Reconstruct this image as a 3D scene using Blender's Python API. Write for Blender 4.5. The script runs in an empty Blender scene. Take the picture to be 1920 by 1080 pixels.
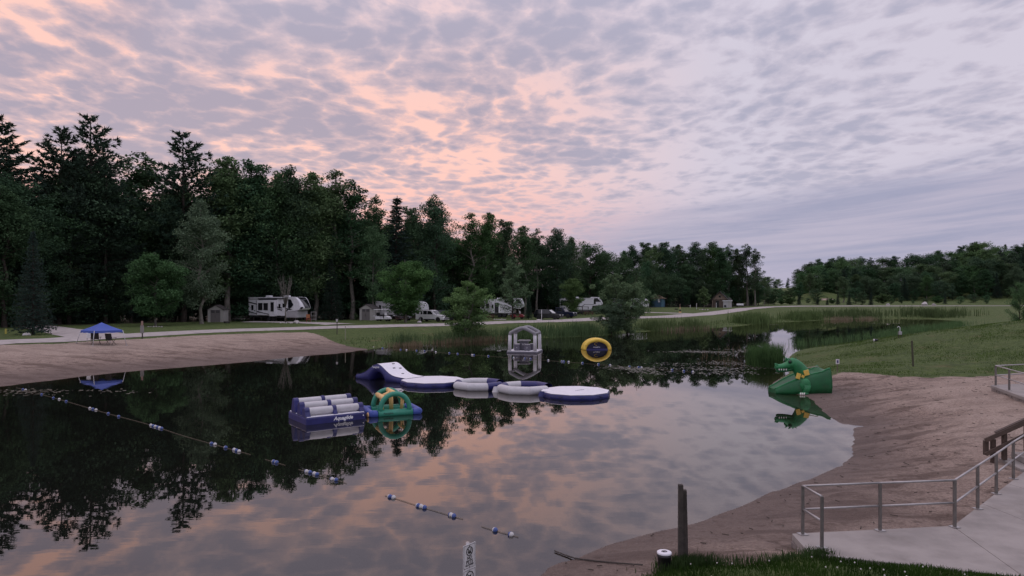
import bpy, bmesh, math, random
import numpy as np
from mathutils import Vector, Matrix
R = math.radians
SC = bpy.context.scene
COL = SC.collection

# ------------------------------------------------------------------ camera
CAM_H = 5.0
FPX = 1276.0            # focal length in photograph pixels (1920 wide)
HZ = 560.0              # horizon row in the photograph
cam_d = bpy.data.cameras.new('camera')
cam_d.sensor_width = 36.0
cam_d.lens = FPX / 1920 * 36.0
cam_d.shift_y = (HZ - 540.0) / 1920
cam_d.clip_start = 0.1
cam_d.clip_end = 6000
cam = bpy.data.objects.new('camera', cam_d)
COL.objects.link(cam)
cam.location = (0, 0, CAM_H)
cam.rotation_euler = (R(90), 0, 0)
SC.camera = cam

# ------------------------------------------------------------------ sky
SUN_AZ = R(-24)         # to the left of the view direction, behind the wood
SUN_EL = R(4)
world = bpy.data.worlds.new('World')
SC.world = world
world.use_nodes = True
WT = world.node_tree
WT.nodes.clear()


class NT:
    """terse node builder"""
    def __init__(self, tree):
        self.t = tree

    def n(self, typ, **kw):
        nd = self.t.nodes.new(typ)
        for k, v in kw.items():
            setattr(nd, k, v)
        return nd

    def link(self, a, b):
        self.t.links.new(a, b)

    def put(self, sock, v):
        if isinstance(v, bpy.types.NodeSocket):
            self.link(v, sock)
        elif isinstance(v, (tuple, list)) and len(v) == 3 and sock.type == 'RGBA':
            sock.default_value = (*v, 1)
        else:
            sock.default_value = v

    def m(self, op, a, b=0.0, c=0.0, clamp=False):
        nd = self.n('ShaderNodeMath', operation=op, use_clamp=clamp)
        self.put(nd.inputs[0], a)
        self.put(nd.inputs[1], b)
        self.put(nd.inputs[2], c)
        return nd.outputs[0]

    def ss(self, x, e0, e1, o0=0.0, o1=1.0):
        nd = self.n('ShaderNodeMapRange', interpolation_type='SMOOTHSTEP')
        rev = e0 > e1
        self.put(nd.inputs['Value'], x)
        nd.inputs['From Min'].default_value = min(e0, e1)
        nd.inputs['From Max'].default_value = max(e0, e1)
        nd.inputs['To Min'].default_value = o1 if rev else o0
        nd.inputs['To Max'].default_value = o0 if rev else o1
        return nd.outputs[0]

    def mix(self, f, a, b, mode='MIX'):
        nd = self.n('ShaderNodeMix', data_type='RGBA', blend_type=mode)
        self.put(nd.inputs[0], f)
        self.put(nd.inputs[6], a)
        self.put(nd.inputs[7], b)
        return nd.outputs[2]

    def noise(self, vec, scale, detail=4, rough=0.5, dist=0.0):
        nd = self.n('ShaderNodeTexNoise')
        if vec is not None:
            self.link(vec, nd.inputs['Vector'])
        nd.inputs['Scale'].default_value = scale
        nd.inputs['Detail'].default_value = detail
        nd.inputs['Roughness'].default_value = rough
        nd.inputs['Distortion'].default_value = dist
        return nd.outputs[0]

    def xyz(self, x, y, z):
        nd = self.n('ShaderNodeCombineXYZ')
        self.put(nd.inputs[0], x)
        self.put(nd.inputs[1], y)
        self.put(nd.inputs[2], z)
        return nd.outputs[0]

    def sep(self, v):
        nd = self.n('ShaderNodeSeparateXYZ')
        self.link(v, nd.inputs[0])
        return nd.outputs[0], nd.outputs[1], nd.outputs[2]


k = NT(WT)
tc = k.n('ShaderNodeTexCoord')
dx, dy, dz = k.sep(tc.outputs['Generated'])
zc = k.m('MAXIMUM', dz, 0.0)
iz = k.m('DIVIDE', 1.0, k.m('ADD', zc, 0.085))
pu = k.m('MULTIPLY', dx, iz)
pv = k.m('MULTIPLY', dy, iz)
P = k.xyz(pu, pv, 0.0)
ang = k.m('ARCTAN2', dx, dy)
# slow variation of cover, flocked lumps, fine tufts
Pw = k.xyz(k.m('ADD', pu, k.m('MULTIPLY', k.noise(P, 1.1, 2, 0.5), 0.35)), k.m('MULTIPLY', pv, 0.82), 3.7)
n_big = k.noise(P, 0.85, 3, 0.55)
n_lump = k.noise(Pw, 2.8, 8, 0.60, 0.15)
n_fine = k.noise(Pw, 12.0, 5, 0.6)
vo = k.n('ShaderNodeTexVoronoi', feature='F1')
nw = k.n('ShaderNodeTexNoise')
k.link(Pw, nw.inputs['Vector'])
nw.inputs['Scale'].default_value = 9.0
nw.inputs['Detail'].default_value = 5
wv = k.n('ShaderNodeVectorMath', operation='MULTIPLY_ADD')
k.link(nw.outputs['Color'], wv.inputs[0])
wv.inputs[1].default_value = (0.17, 0.17, 0.0)
k.link(Pw, wv.inputs[2])
k.link(wv.outputs[0], vo.inputs['Vector'])
vo.inputs['Scale'].default_value = 9.6
cell = k.m('SUBTRACT', 0.94, k.m('MULTIPLY', vo.outputs['Distance'], 0.95))
n_flock = k.m('ADD', k.m('MULTIPLY', n_fine, 0.52), k.m('MULTIPLY', cell, 0.46))
dens = k.m('ADD', k.m('MULTIPLY', n_lump, 0.60), k.m('MULTIPLY', n_big, 0.62))
dens = k.m('ADD', dens, k.m('MULTIPLY', n_flock, 0.74))
# closed deck high over the wood, broken flocks towards the glow, thin veil to the right
dens = k.m('ADD', dens, k.ss(zc, 0.11, 0.33, -0.03, 0.05))
dens = k.m('ADD', dens, k.ss(ang, -0.02, -0.36, 0.0, 0.075))
dens = k.m('ADD', dens, k.m('MULTIPLY', k.ss(ang, -0.44, -0.64, 0.0, -0.05), k.ss(zc, 0.22, 0.34)))
cloud = k.ss(dens, 0.87, 1.005)
warm = k.m('MULTIPLY', k.ss(ang, 0.34, -0.10), k.ss(ang, -1.7, -0.8))
warm = k.m('MULTIPLY', warm, k.m('MAXIMUM', k.ss(zc, 0.24, 0.40, 1.0, 0.45), k.ss(ang, -0.34, -0.55)))
low = k.ss(zc, 0.20, 0.07)
peach = k.mix(low, (0.95, 0.585, 0.515), (0.86, 0.47, 0.44))
pale = k.mix(low, (0.61, 0.57, 0.67), (0.56, 0.515, 0.62))
gap = k.mix(warm, pale, peach)
shade = k.ss(dens, 0.94, 1.16)
cl_warm = k.mix(shade, (0.60, 0.455, 0.495), (0.335, 0.325, 0.43))
cl_cool = k.mix(shade, (0.54, 0.50, 0.60), (0.39, 0.385, 0.50))
cl = k.mix(warm, cl_cool, cl_warm)
sky = k.mix(k.m('MULTIPLY', cloud, k.m('SUBTRACT', 0.90, k.m('MULTIPLY', low, 0.36))), gap, cl)
# far sheet of grey-blue layer cloud low over the right
lim = k.m('ADD', 0.112, k.m('MULTIPLY', k.m('MAXIMUM', ang, -0.1), 0.10))
edge_n = k.m('MULTIPLY', k.m('SUBTRACT', k.noise(k.xyz(k.m('MULTIPLY', ang, 2.0), k.m('MULTIPLY', k.m('SUBTRACT', zc, k.m('MULTIPLY', ang, 0.13)), 30.0), 0.0), 1.6, 6, 0.6, 0.4), 0.5), 0.07)
dd = k.m('SUBTRACT', k.m('ADD', lim, edge_n), zc)
sheet = k.m('MULTIPLY', k.ss(dd, -0.014, 0.035), k.ss(ang, -0.10, 0.24))
st = k.noise(k.xyz(k.m('MULTIPLY', ang, 1.9), k.m('MULTIPLY', k.m('SUBTRACT', zc, k.m('MULTIPLY', ang, 0.07)), 34.0), 0.3), 1.7, 7, 0.62, 0.5)
sheet_c = k.mix(k.ss(st, 0.34, 0.68), (0.315, 0.325, 0.46), (0.45, 0.42, 0.535))
sheet_c = k.mix(k.ss(zc, 0.065, 0.02), sheet_c, (0.42, 0.40, 0.53))
sky = k.mix(k.m('MULTIPLY', sheet, 0.88), sky, sheet_c)
# an overcast deck is brighter overhead than near the horizon
zen = k.ss(zc, 0.30, 1.0, 1.0, 1.9)
sky = k.mix(1.0, sky, k.xyz(zen, zen, zen), 'MULTIPLY')
nish = k.n('ShaderNodeTexSky', sky_type='NISHITA')
nish.sun_disc = False
nish.sun_elevation = SUN_EL
nish.sun_rotation = SUN_AZ
bg1 = k.n('ShaderNodeBackground')
k.link(nish.outputs[0], bg1.inputs[0])
bg1.inputs[1].default_value = 0.05
bg2 = k.n('ShaderNodeBackground')
k.link(sky, bg2.inputs[0])
bg2.inputs[1].default_value = 0.95
add = k.n('ShaderNodeMixShader')
add.inputs[0].default_value = 0.96          # the cloud deck veils the clear sky above it
k.link(bg1.outputs[0], add.inputs[1])
k.link(bg2.outputs[0], add.inputs[2])
world.cycles.sampling_method = 'MANUAL'
world.cycles.sample_map_resolution = 512
wo = k.n('ShaderNodeOutputWorld')
k.link(add.outputs[0], wo.inputs[0])

# ------------------------------------------------------------------ sun (veiled, low, behind the wood)
sun_d = bpy.data.lights.new('sun', 'SUN')
sun_d.energy = 0.5
sun_d.angle = R(14)
sun_d.color = (1.0, 0.80, 0.68)
sun = bpy.data.objects.new('sun', sun_d)
COL.objects.link(sun)
sdir = Vector((math.sin(SUN_AZ) * math.cos(SUN_EL), math.cos(SUN_AZ) * math.cos(SUN_EL), math.sin(SUN_EL)))
sun.rotation_euler = (-sdir).to_track_quat('-Z', 'Y').to_euler()

# ------------------------------------------------------------------ exposure, render
SC.view_settings.view_transform = 'Standard'
SC.view_settings.look = 'None'
SC.view_settings.exposure = 0.22
SC.view_settings.gamma = 1.0
SC.view_settings.use_curve_mapping = False
SC.cycles.use_denoising = True
SC.cycles.max_bounces = 6
SC.cycles.diffuse_bounces = 3
SC.cycles.glossy_bounces = 3
SC.cycles.transparent_max_bounces = 8
SC.cycles.sample_clamp_indirect = 4


# ================================================================== helpers
def P3(px, py, Y):
    """world point seen at photograph pixel (px, py) standing Y metres off"""
    return Vector(((px - 960) / FPX * Y, Y, CAM_H - (py - HZ) / FPX * Y))


def WZ(px, py, z=0.0):
    """world point of pixel on the level z"""
    Y = (CAM_H - z) * FPX / (py - HZ)
    return Vector(((px - 960) / FPX * Y, Y, z))


def tag(o, label=None, cat=None, group=None, kind=None):
    if label:
        o['label'] = label
    if cat:
        o['category'] = cat
    if group:
        o['group'] = group
    if kind:
        o['kind'] = kind
    return o


def thing(name, label, cat, loc=(0, 0, 0), rz=0.0, group=None):
    o = bpy.data.objects.new(name, None)
    COL.objects.link(o)
    o.empty_display_size = 0.2
    o.location = loc
    o.rotation_euler = (0, 0, rz)
    return tag(o, label, cat, group)


def link_mesh(name, me, mats, parent=None):
    for m_ in (mats if isinstance(mats, (list, tuple)) else [mats]):
        me.materials.append(m_)
    o = bpy.data.objects.new(name, me)
    COL.objects.link(o)
    if parent is not None:
        o.parent = parent
    return o


def np_mesh(name, verts, faces, mats, parent=None, smooth=False):
    """verts (N,3) array, faces (M,3|4) array"""
    me = bpy.data.meshes.new(name)
    nv, nf, kf = len(verts), len(faces), faces.shape[1]
    me.vertices.add(nv)
    me.vertices.foreach_set('co', np.asarray(verts, np.float32).ravel())
    me.loops.add(nf * kf)
    me.loops.foreach_set('vertex_index', np.asarray(faces, np.int32).ravel())
    me.polygons.add(nf)
    me.polygons.foreach_set('loop_start', np.arange(0, nf * kf, kf, dtype=np.int32))
    if smooth:
        me.polygons.foreach_set('use_smooth', np.ones(nf, dtype=bool))
    me.update(calc_edges=True)
    return link_mesh(name, me, mats, parent)


class MB:
    """collects simple shapes into one mesh"""
    def __init__(self):
        self.v, self.f, self.mi, self.sm = [], [], [], []

    def add(self, vs, fs, mi=0, smooth=False):
        b = len(self.v)
        self.v += [tuple(p) for p in vs]
        for f in fs:
            self.f.append([b + i for i in f])
            self.mi.append(mi)
            self.sm.append(smooth)
        return self

    def box(self, c, s, rz=0.0, mi=0, taper=1.0, rot=None):
        hx, hy, hz = s[0] / 2, s[1] / 2, s[2] / 2
        M = rot if rot is not None else Matrix.Rotation(rz, 3, 'Z')
        vs = []
        for z, t in ((-hz, 1.0), (hz, taper)):
            for x, y in ((-hx, -hy), (hx, -hy), (hx, hy), (-hx, hy)):
                vs.append(Vector(c) + M @ Vector((x * t, y * t, z)))
        return self.add(vs, [(3, 2, 1, 0), (4, 5, 6, 7), (0, 1, 5, 4), (1, 2, 6, 5), (2, 3, 7, 6), (3, 0, 4, 7)], mi)

    def tube(self, pts, r, n=10, mi=0, closed=False, caps=True, smooth=True, ry=None):
        pts = [Vector(p) for p in pts]
        m_ = len(pts)
        rs = r if isinstance(r, (list, tuple)) else [r] * m_
        vs, fs = [], []
        prev = None
        for i, p in enumerate(pts):
            if closed:
                t = (pts[(i + 1) % m_] - pts[i - 1]).normalized()
            else:
                t = (pts[min(i + 1, m_ - 1)] - pts[max(i - 1, 0)]).normalized()
            if prev is None:
                up = Vector((0, 0, 1)) if abs(t.z) < 0.9 else Vector((0, 1, 0))
                a = t.cross(up).normalized()
            else:
                a = (prev - t * prev.dot(t)).normalized()
            b = t.cross(a)
            prev = a
            for q in range(n):
                w = 2 * math.pi * q / n
                vs.append(p + a * math.cos(w) * rs[i] + b * math.sin(w) * rs[i])
        rng = m_ if closed else m_ - 1
        for i in range(rng):
            j = (i + 1) % m_
            for q in range(n):
                q2 = (q + 1) % n
                fs.append((i * n + q, i * n + q2, j * n + q2, j * n + q))
        self.add(vs, fs, mi, smooth)
        if caps and not closed:
            self.add(vs[:n], [tuple(range(n))][::-1], mi)
            self.add(vs[-n:], [tuple(range(n))], mi)
        return self

    def ball(self, c, r, n=12, m_=8, mi=0, half=None):
        rx, ry, rz = r if isinstance(r, (list, tuple)) else (r, r, r)
        vs, fs = [], []
        for i in range(m_ + 1):
            a = math.pi * i / m_
            for q in range(n):
                w = 2 * math.pi * q / n
                vs.append((c[0] + rx * math.sin(a) * math.cos(w), c[1] + ry * math.sin(a) * math.sin(w), c[2] + rz * math.cos(a)))
        for i in range(m_):
            for q in range(n):
                q2 = (q + 1) % n
                fs.append((i * n + q, (i + 1) * n + q, (i + 1) * n + q2, i * n + q2))
        return self.add(vs, fs, mi, True)

    def prism(self, poly, a, b, axis='y', mi=0):
        """polygon in the two other axes, extruded from a to b along axis"""
        n = len(poly)

        def pt(p, t):
            if axis == 'y':
                return (p[0], t, p[1])
            if axis == 'x':
                return (t, p[0], p[1])
            return (p[0], p[1], t)
        vs = [pt(p, a) for p in poly] + [pt(p, b) for p in poly]
        fs = [tuple(range(n)), tuple(range(2 * n - 1, n - 1, -1))]
        for i in range(n):
            j = (i + 1) % n
            fs.append((i, i + n, j + n, j))
        return self.add(vs, fs, mi)

    def lathe(self, prof, c=(0, 0, 0), n=20, mi=0, smooth=True):
        vs, fs = [], []
        for r_, z in prof:
            for q in range(n):
                w = 2 * math.pi * q / n
                vs.append((c[0] + r_ * math.cos(w), c[1] + r_ * math.sin(w), c[2] + z))
        for i in range(len(prof) - 1):
            for q in range(n):
                q2 = (q + 1) % n
                fs.append((i * n + q, i * n + q2, (i + 1) * n + q2, (i + 1) * n + q))
        self.add(vs, fs, mi, smooth)
        self.add(vs[-n:], [tuple(range(n))], mi)
        return self

    def loft(self, rings, mi=0, smooth=True, caps=True):
        n = len(rings[0])
        vs = [p for r_ in rings for p in r_]
        fs = []
        for i in range(len(rings) - 1):
            for q in range(n):
                q2 = (q + 1) % n
                fs.append((i * n + q, i * n + q2, (i + 1) * n + q2, (i + 1) * n + q))
        self.add(vs, fs, mi, smooth)
        if caps:
            self.add(rings[0], [tuple(range(n))[::-1]], mi)
            self.add(rings[-1], [tuple(range(n))], mi)
        return self

    def sheet(self, grid, mi=0, smooth=True):
        h, w = len(grid), len(grid[0])
        vs = [p for r_ in grid for p in r_]
        fs = [(i * w + j, i * w + j + 1, (i + 1) * w + j + 1, (i + 1) * w + j) for i in range(h - 1) for j in range(w - 1)]
        return self.add(vs, fs, mi, smooth)

    def build(self, name, mats, parent=None, bevel=0.0, fix=True):
        me = bpy.data.meshes.new(name)
        me.from_pydata(self.v, [], self.f)
        me.polygons.foreach_set('material_index', self.mi)
        me.polygons.foreach_set('use_smooth', self.sm)
        if fix:
            bm = bmesh.new()
            bm.from_mesh(me)
            bmesh.ops.remove_doubles(bm, verts=bm.verts, dist=1e-5)
            if bevel > 0:
                es = [e for e in bm.edges if len(e.link_faces) == 2 and e.calc_face_angle(0) > 0.6]
                bmesh.ops.bevel(bm, geom=es, offset=bevel, segments=2, affect='EDGES', profile=0.5)
            bmesh.ops.recalc_face_normals(bm, faces=bm.faces)
            bm.to_mesh(me)
            bm.free()
        me.update()
        return link_mesh(name, me, mats, parent)


def text(name, body, size, mat, parent, loc, rot, align='CENTER', shear=0.0, ext=0.002, bold=0.0):
    cu = bpy.data.curves.new(name, 'FONT')
    cu.body = body
    cu.size = size
    cu.align_x = align
    cu.align_y = 'CENTER'
    cu.shear = shear
    cu.extrude = ext
    cu.offset = bold
    cu.resolution_u = 3
    cu.materials.append(mat)
    o = bpy.data.objects.new(name, cu)
    COL.objects.link(o)
    o.parent = parent
    o.location = loc
    o.rotation_euler = rot
    return o


def copy_tree(o, parent=None):
    c = o.copy()
    COL.objects.link(c)
    if parent is not None:
        c.parent = parent
    for ch in KIDS.get(o.name, o.children):
        copy_tree(ch, c)
    return c


KIDS = {}

# ------------------------------------------------------------------ materials
MATS = {}


def mat(name, col, rough=0.6, metal=0.0, var=0.06, scale=6.0, bump=0.0, bscale=40.0, spec=0.5, dirt=0.0):
    """painted / plain surface with slight mottling, optional fine relief and grime"""
    if name in MATS:
        return MATS[name]
    m_ = bpy.data.materials.new(name)
    m_.use_nodes = True
    t = NT(m_.node_tree)
    b = m_.node_tree.nodes['Principled BSDF']
    co = t.n('ShaderNodeTexCoord').outputs['Object']
    nz = t.noise(co, scale, 5, 0.6)
    c = t.mix(t.ss(nz, 0.3, 0.7), tuple(max(0, x * (1 - var)) for x in col), tuple(min(1, x * (1 + var)) for x in col))
    if dirt > 0:
        d_ = t.noise(co, scale * 0.6, 6, 0.7, 0.6)
        c = t.mix(t.m('MULTIPLY', t.ss(d_, 0.52, 0.75), dirt), c, (0.12, 0.10, 0.08))
    t.put(b.inputs['Base Color'], c)
    t.put(b.inputs['Roughness'], t.ss(nz, 0.2, 0.8, max(0.02, rough - 0.07), min(1, rough + 0.07)))
    b.inputs['Metallic'].default_value = metal
    b.inputs['Specular IOR Level'].default_value = spec
    if bump > 0:
        bn = t.n('ShaderNodeBump')
        bn.inputs['Strength'].default_value = bump
        bn.inputs['Distance'].default_value = 0.02
        t.link(t.noise(co, bscale, 4, 0.6), bn.inputs['Height'])
        t.link(bn.outputs[0], b.inputs['Normal'])
    MATS[name] = m_
    return m_


def foliage_mat(name, col, trans=0.25, var=0.35):
    if name in MATS:
        return MATS[name]
    m_ = bpy.data.materials.new(name)
    m_.use_nodes = True
    nt = m_.node_tree
    nt.nodes.clear()
    t = NT(nt)
    oi = t.n('ShaderNodeObjectInfo').outputs['Random']
    co = t.n('ShaderNodeTexCoord').outputs['Object']
    nz = t.noise(co, 0.9, 3, 0.6)
    nf = t.noise(co, 6.0, 2, 0.5)
    lo = tuple(x * (1 - var) for x in col)
    hi = (col[0] * (1 + var * 1.15), col[1] * (1 + var), col[2] * (1 + var * 0.6))
    c = t.mix(t.ss(nz, 0.3, 0.7), lo, hi)
    c = t.mix(t.ss(nf, 0.35, 0.7, 0.0, 0.5), c, hi)
    hs = t.n('ShaderNodeHueSaturation')
    t.put(hs.inputs['Hue'], t.ss(oi, 0.0, 1.0, 0.485, 0.525))
    t.put(hs.inputs['Saturation'], t.m('ADD', 0.85, t.m('MULTIPLY', t.m('FRACT', t.m('MULTIPLY', oi, 7.3)), 0.25)))
    t.put(hs.inputs['Value'], t.m('ADD', 0.8, t.m('MULTIPLY', t.m('FRACT', t.m('MULTIPLY', oi, 13.7)), 0.45)))
    t.put(hs.inputs['Color'], c)
    df = t.n('ShaderNodeBsdfDiffuse')
    t.link(hs.outputs[0], df.inputs[0])
    tr = t.n('ShaderNodeBsdfTranslucent')
    t.link(hs.outputs[0], tr.inputs[0])
    mx = t.n('ShaderNodeMixShader')
    mx.inputs[0].default_value = trans
    t.link(df.outputs[0], mx.inputs[1])
    t.link(tr.outputs[0], mx.inputs[2])
    out = t.n('ShaderNodeOutputMaterial')
    t.link(mx.outputs[0], out.inputs[0])
    MATS[name] = m_
    return m_
# ================================================================== terrain
rng = np.random.default_rng(7)
random.seed(7)


def smooth_poly(pts, n=4):
    """closed Catmull-Rom"""
    pts = np.array(pts, float)
    out = []
    m_ = len(pts)
    for i in range(m_):
        p0, p1, p2, p3 = pts[i - 1], pts[i], pts[(i + 1) % m_], pts[(i + 2) % m_]
        for q in range(n):
            t = q / n
            out.append(0.5 * ((2 * p1) + (-p0 + p2) * t + (2 * p0 - 5 * p1 + 4 * p2 - p3) * t * t + (-p0 + 3 * p1 - 3 * p2 + p3) * t ** 3))
    return np.array(out)


def poly_sd(X, Y, poly):
    """signed distance, positive inside"""
    X = np.asarray(X, float).ravel()
    Y = np.asarray(Y, float).ravel()
    d = np.full(X.shape, 1e9)
    ins = np.zeros(X.shape, bool)
    n = len(poly)
    for i in range(n):
        ax, ay = poly[i]
        bx, by = poly[(i + 1) % n]
        ex, ey = bx - ax, by - ay
        L = ex * ex + ey * ey + 1e-12
        t = np.clip(((X - ax) * ex + (Y - ay) * ey) / L, 0, 1)
        d = np.minimum(d, np.hypot(X - ax - t * ex, Y - ay - t * ey))
        c = (ay > Y) != (by > Y)
        with np.errstate(divide='ignore', invalid='ignore'):
            xi = ex * (Y - ay) / (by - ay if by != ay else 1e-12) + ax
        ins ^= c & (X < xi)
    return np.where(ins, d, -d)


shore_px = [(1000, 1080), (1050, 1060), (1170, 1012), (1290, 985), (1400, 945), (1500, 905), (1565, 880), (1598, 855),
            (1606, 828), (1598, 809), (1600, 801.5), (1621, 799), (1598, 797), (1576, 794), (1556, 780), (1536, 762), (1512, 745), (1480, 737), (1455, 727), (1448, 720), (1470, 706), (1488, 694),
            (1484, 675), (1492, 661), (1540, 650), (1600, 643), (1655, 633), (1750, 619), (1800, 607), (1790, 601),
            (1720, 597.5), (1640, 597), (1560, 599.5), (1500, 603), (1448, 605), (1420, 607.5), (1380, 612), (1300, 616.5), (1200, 622.5),
            (1120, 630), (1000, 634.5), (880, 640.5), (800, 645), (740, 650), (690, 655), (660, 660), (620, 664), (560, 669),
            (450, 680), (330, 690), (200, 701), (100, 713), (0, 726), (-200, 757)]
shore = [tuple(WZ(a, b)[:2]) for a, b in shore_px] + [(-42, 22), (-44, 12), (-30, 6.5), (-12, 7.2), (-4, 9.0), (-1.4, 10.7)]
POND = smooth_poly(shore, 4)
_r = np.random.default_rng(3)
_amp = np.where((POND[:, 1] < 45) & (POND[:, 0] > 0), 0.045, 0.12)[:, None]
POND = POND + _r.normal(0, 1, POND.shape) * _amp

ctrl = []


def cp(px, py, Y):
    p = P3(px, py, Y)
    ctrl.append((p.x, p.y, p.z))


for a in POND[::3]:
    ctrl.append((a[0], a[1], 0.0))
road_pts = [(-60, 50, 1.35), (-50, 55, 1.35), (-41.5, 60.0, 1.35), (-36.5, 66, 1.36), (-34.2, 74, 1.36), (-30.2, 81.5, 1.36), (-23.9, 90, 1.36),
            (-9.6, 97.5, 1.36), (-1.6, 104.5, 1.36), (3.2, 110.5, 1.38), (16.5, 128, 1.42), (28, 141, 1.44), (39.6, 154, 1.46), (50.6, 168, 1.55),
            (65, 189, 2.25), (75.5, 201, 2.62), (90, 209, 2.74), (115, 212, 2.75), (150, 213, 2.75), (230, 214, 2.8)]
# place the road by the pixels of its centre line
road_px = [(-140, 652.0, 1.35), (0, 641, 1.35), (100, 637.3, 1.35), (160, 633.5, 1.35), (320, 624.3, 1.35), (440, 618.8, 1.35), (620, 613.2, 1.35), (745, 610, 1.36), (830, 608, 1.36),
           (940, 603.8, 1.36), (1000, 602, 1.38), (1130, 596.5, 1.42), (1200, 594.2, 1.42), (1290, 590.3, 1.44), (1340, 586.9, 1.5)]
road_pts = [(*WZ(a, b, z)[:2], z) for a, b, z in road_px]
road_pts += [tuple(P3(1372, 582.2, 176)), tuple(P3(1400, 578.2, 188)), tuple(P3(1440, 575.1, 200)), tuple(P3(1500, 573.8, 208)), tuple(P3(1600, 573.5, 211)),
             tuple(P3(1720, 573.5, 213)), tuple(P3(1880, 573.5, 215)), tuple(P3(2200, 573.5, 219))]
for x, y, z in road_pts:
    ctrl.append((x, y, z - 0.02))
for q in [(390, 602, 111), (530, 603, 108), (690, 601, 113), (810, 604, 105), (930, 597, 128), (1040, 598, 121), (1100, 590, 150), (250, 604, 106), (60, 606, 101),
          (1210, 578, 178), (1235, 576, 192), (1350, 577, 205), (1300, 580, 182), (150, 609, 95)]:
    cp(*q)
for x, y, z in [(-120, 100, 1.6), (-120, 200, 3), (-60, 160, 2), (0, 200, 2.5), (-200, 60, 1.6), (-200, 300, 4), (0, 320, 4), (60, 260, 3), (-80, 30, 1.4),
                (-65, 5, 1.5), (100, 420, 5), (-100, 500, 6)]:
    ctrl.append((x, y, z))
# right: lawn hill, beach, bank
for q in [(1920, 600, 55), (1800, 617, 55), (1687, 633.5, 55), (1600, 641, 57), (1580, 698, 40), (1660, 700, 39.5), (1710, 688, 41), (1860, 706, 36.5),
          (1800, 655, 47), (1800, 760, 26), (1700, 800, 23), (1650, 900, 17.5), (1600, 950, 15.5), (1450, 1018, 13.0), (1300, 1032, 12.6),
          (1280, 1056, 11.7), (1400, 1056, 11.6), (1900, 800, 21.5), (1860, 868, 18.2), (1750, 730, 31)]:
    cp(*q)
for x, y, z in [(5.3, 12.3, 0.40), (8.5, 12.9, 0.45), (11, 15.0, 0.5), (13, 17.0, 0.55), (5.1, 11.55, 0.62), (6.6, 11.0, 0.66), (8.1, 10.5, 0.66), (10, 9.8, 0.68), (12, 9.4, 0.72), (6.6, 11.55, 0.42), (8.1, 11.2, 0.40), (10, 11.0, 0.40), (12, 12.3, 0.40), (9.5, 12.4, 0.42), (13, 14, 0.42), (15.5, 16, 0.42), (17, 19, 0.45), (16.5, 12, 0.8),
                (4, 9, 0.95), (8, 8, 1.1), (0, 9.5, 0.35), (-2, 8, 0.5), (0, 4, 1.9), (6, 3, 2.0), (-12, 3, 1.4), (0, -10, 3.2), (20, 0, 3.0), (-30, -5, 3),
                (16.9, 35.0, 0.06), (15.6, 34.7, 0.04), (17.0, 36.2, 0.10), (24, 20, 1.2), (22, 27, 1.3), (30, 26, 1.5), (40, 34, 2.3), (50, 52, 4.0), (70, 40, 5), (60, 70, 2.5), (80, 85, 2.2), (100, 110, 2.0), (125, 150, 2.3),
                (70, 10, 5), (120, 60, 7), (200, 120, 8),
                (226, 300, 12), (174, 300, 7.0), (127, 300, 4.0), (140, 400, 5), (300, 300, 17), (300, 200, 9), (160, 245, 3.4), (230, 245, 5), (331, 450, 20), (118, 245, 3.6), (90, 240, 3.0), (240, 420, 13), (500, 400, 24), (500, 150, 14)]:
    ctrl.append((x, y, z))
ctrl = np.array(ctrl)
# thin out coincident controls
keep = []
for i, c in enumerate(ctrl):
    if all((c[0] - ctrl[j][0]) ** 2 + (c[1] - ctrl[j][1]) ** 2 > 0.04 for j in keep):
        keep.append(i)
ctrl = ctrl[keep]
_D = np.hypot(ctrl[:, None, 0] - ctrl[None, :, 0], ctrl[:, None, 1] - ctrl[None, :, 1])
_w = np.linalg.solve(_D + np.eye(len(ctrl)) * 0.02, ctrl[:, 2])


def ground(X, Y):
    X = np.asarray(X, float).ravel()
    Y = np.asarray(Y, float).ravel()
    B = np.zeros(X.shape)
    for (cx, cy, cz), w in zip(ctrl, _w):
        B += w * np.hypot(X - cx, Y - cy)
    far = np.clip((np.hypot(X, Y) - 500) / 400, 0, 1)
    B = B * (1 - far) + 12 * far
    B += 4.2 * np.exp(-(((X - 121) / 13) ** 2 + ((Y - 266) / 9) ** 2))
    sd = poly_sd(X, Y, POND)
    dout = np.maximum(-sd, 0)
    out = np.maximum(B, np.minimum(0.035 * dout, 0.3))
    out = np.minimum(out, 0.02 + 0.22 * dout + np.where(Y < 20, 0.3 * dout, 0))
    return np.where(sd > 0, -np.minimum(0.10 * sd, 1.6) - 0.004, out), sd


def gz(x, y):
    return float(ground([x], [y])[0][0])


def axis(segs):
    out = []
    for a, b, st in segs:
        n = max(1, int(round((b - a) / st)))
        out += list(np.linspace(a, b, n, endpoint=False))
    out.append(segs[-1][1])
    return np.array(out)


gx = axis([(-3000, -400, 260), (-400, -120, 14), (-120, -46, 2.5), (-46, -12, 0.8), (-12, 0, 0.5), (0, 27, 0.24), (27, 60, 1.1), (60, 180, 3), (180, 420, 12), (420, 3000, 260)])
gy = axis([(-600, -30, 60), (-30, 6, 3), (6, 10, 0.5), (10, 43, 0.26), (43, 120, 0.9), (120, 260, 2.2), (260, 480, 8), (480, 4000, 220)])
GX, GY = np.meshgrid(gx, gy)
H, SD = ground(GX, GY)
small = 0.03 * np.sin(GX.ravel() * 1.7 + 0.6 * np.sin(GY.ravel() * 1.3)) * np.sin(GY.ravel() * 1.1 + 1.2) + 0.022 * np.sin(GX.ravel() * 3.9 + GY.ravel() * 2.3)
H2 = H + np.where(SD < -0.5, small * np.clip((-SD - 0.5) / 3, 0, 1) * (GY.ravel() < 120), 0)
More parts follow.
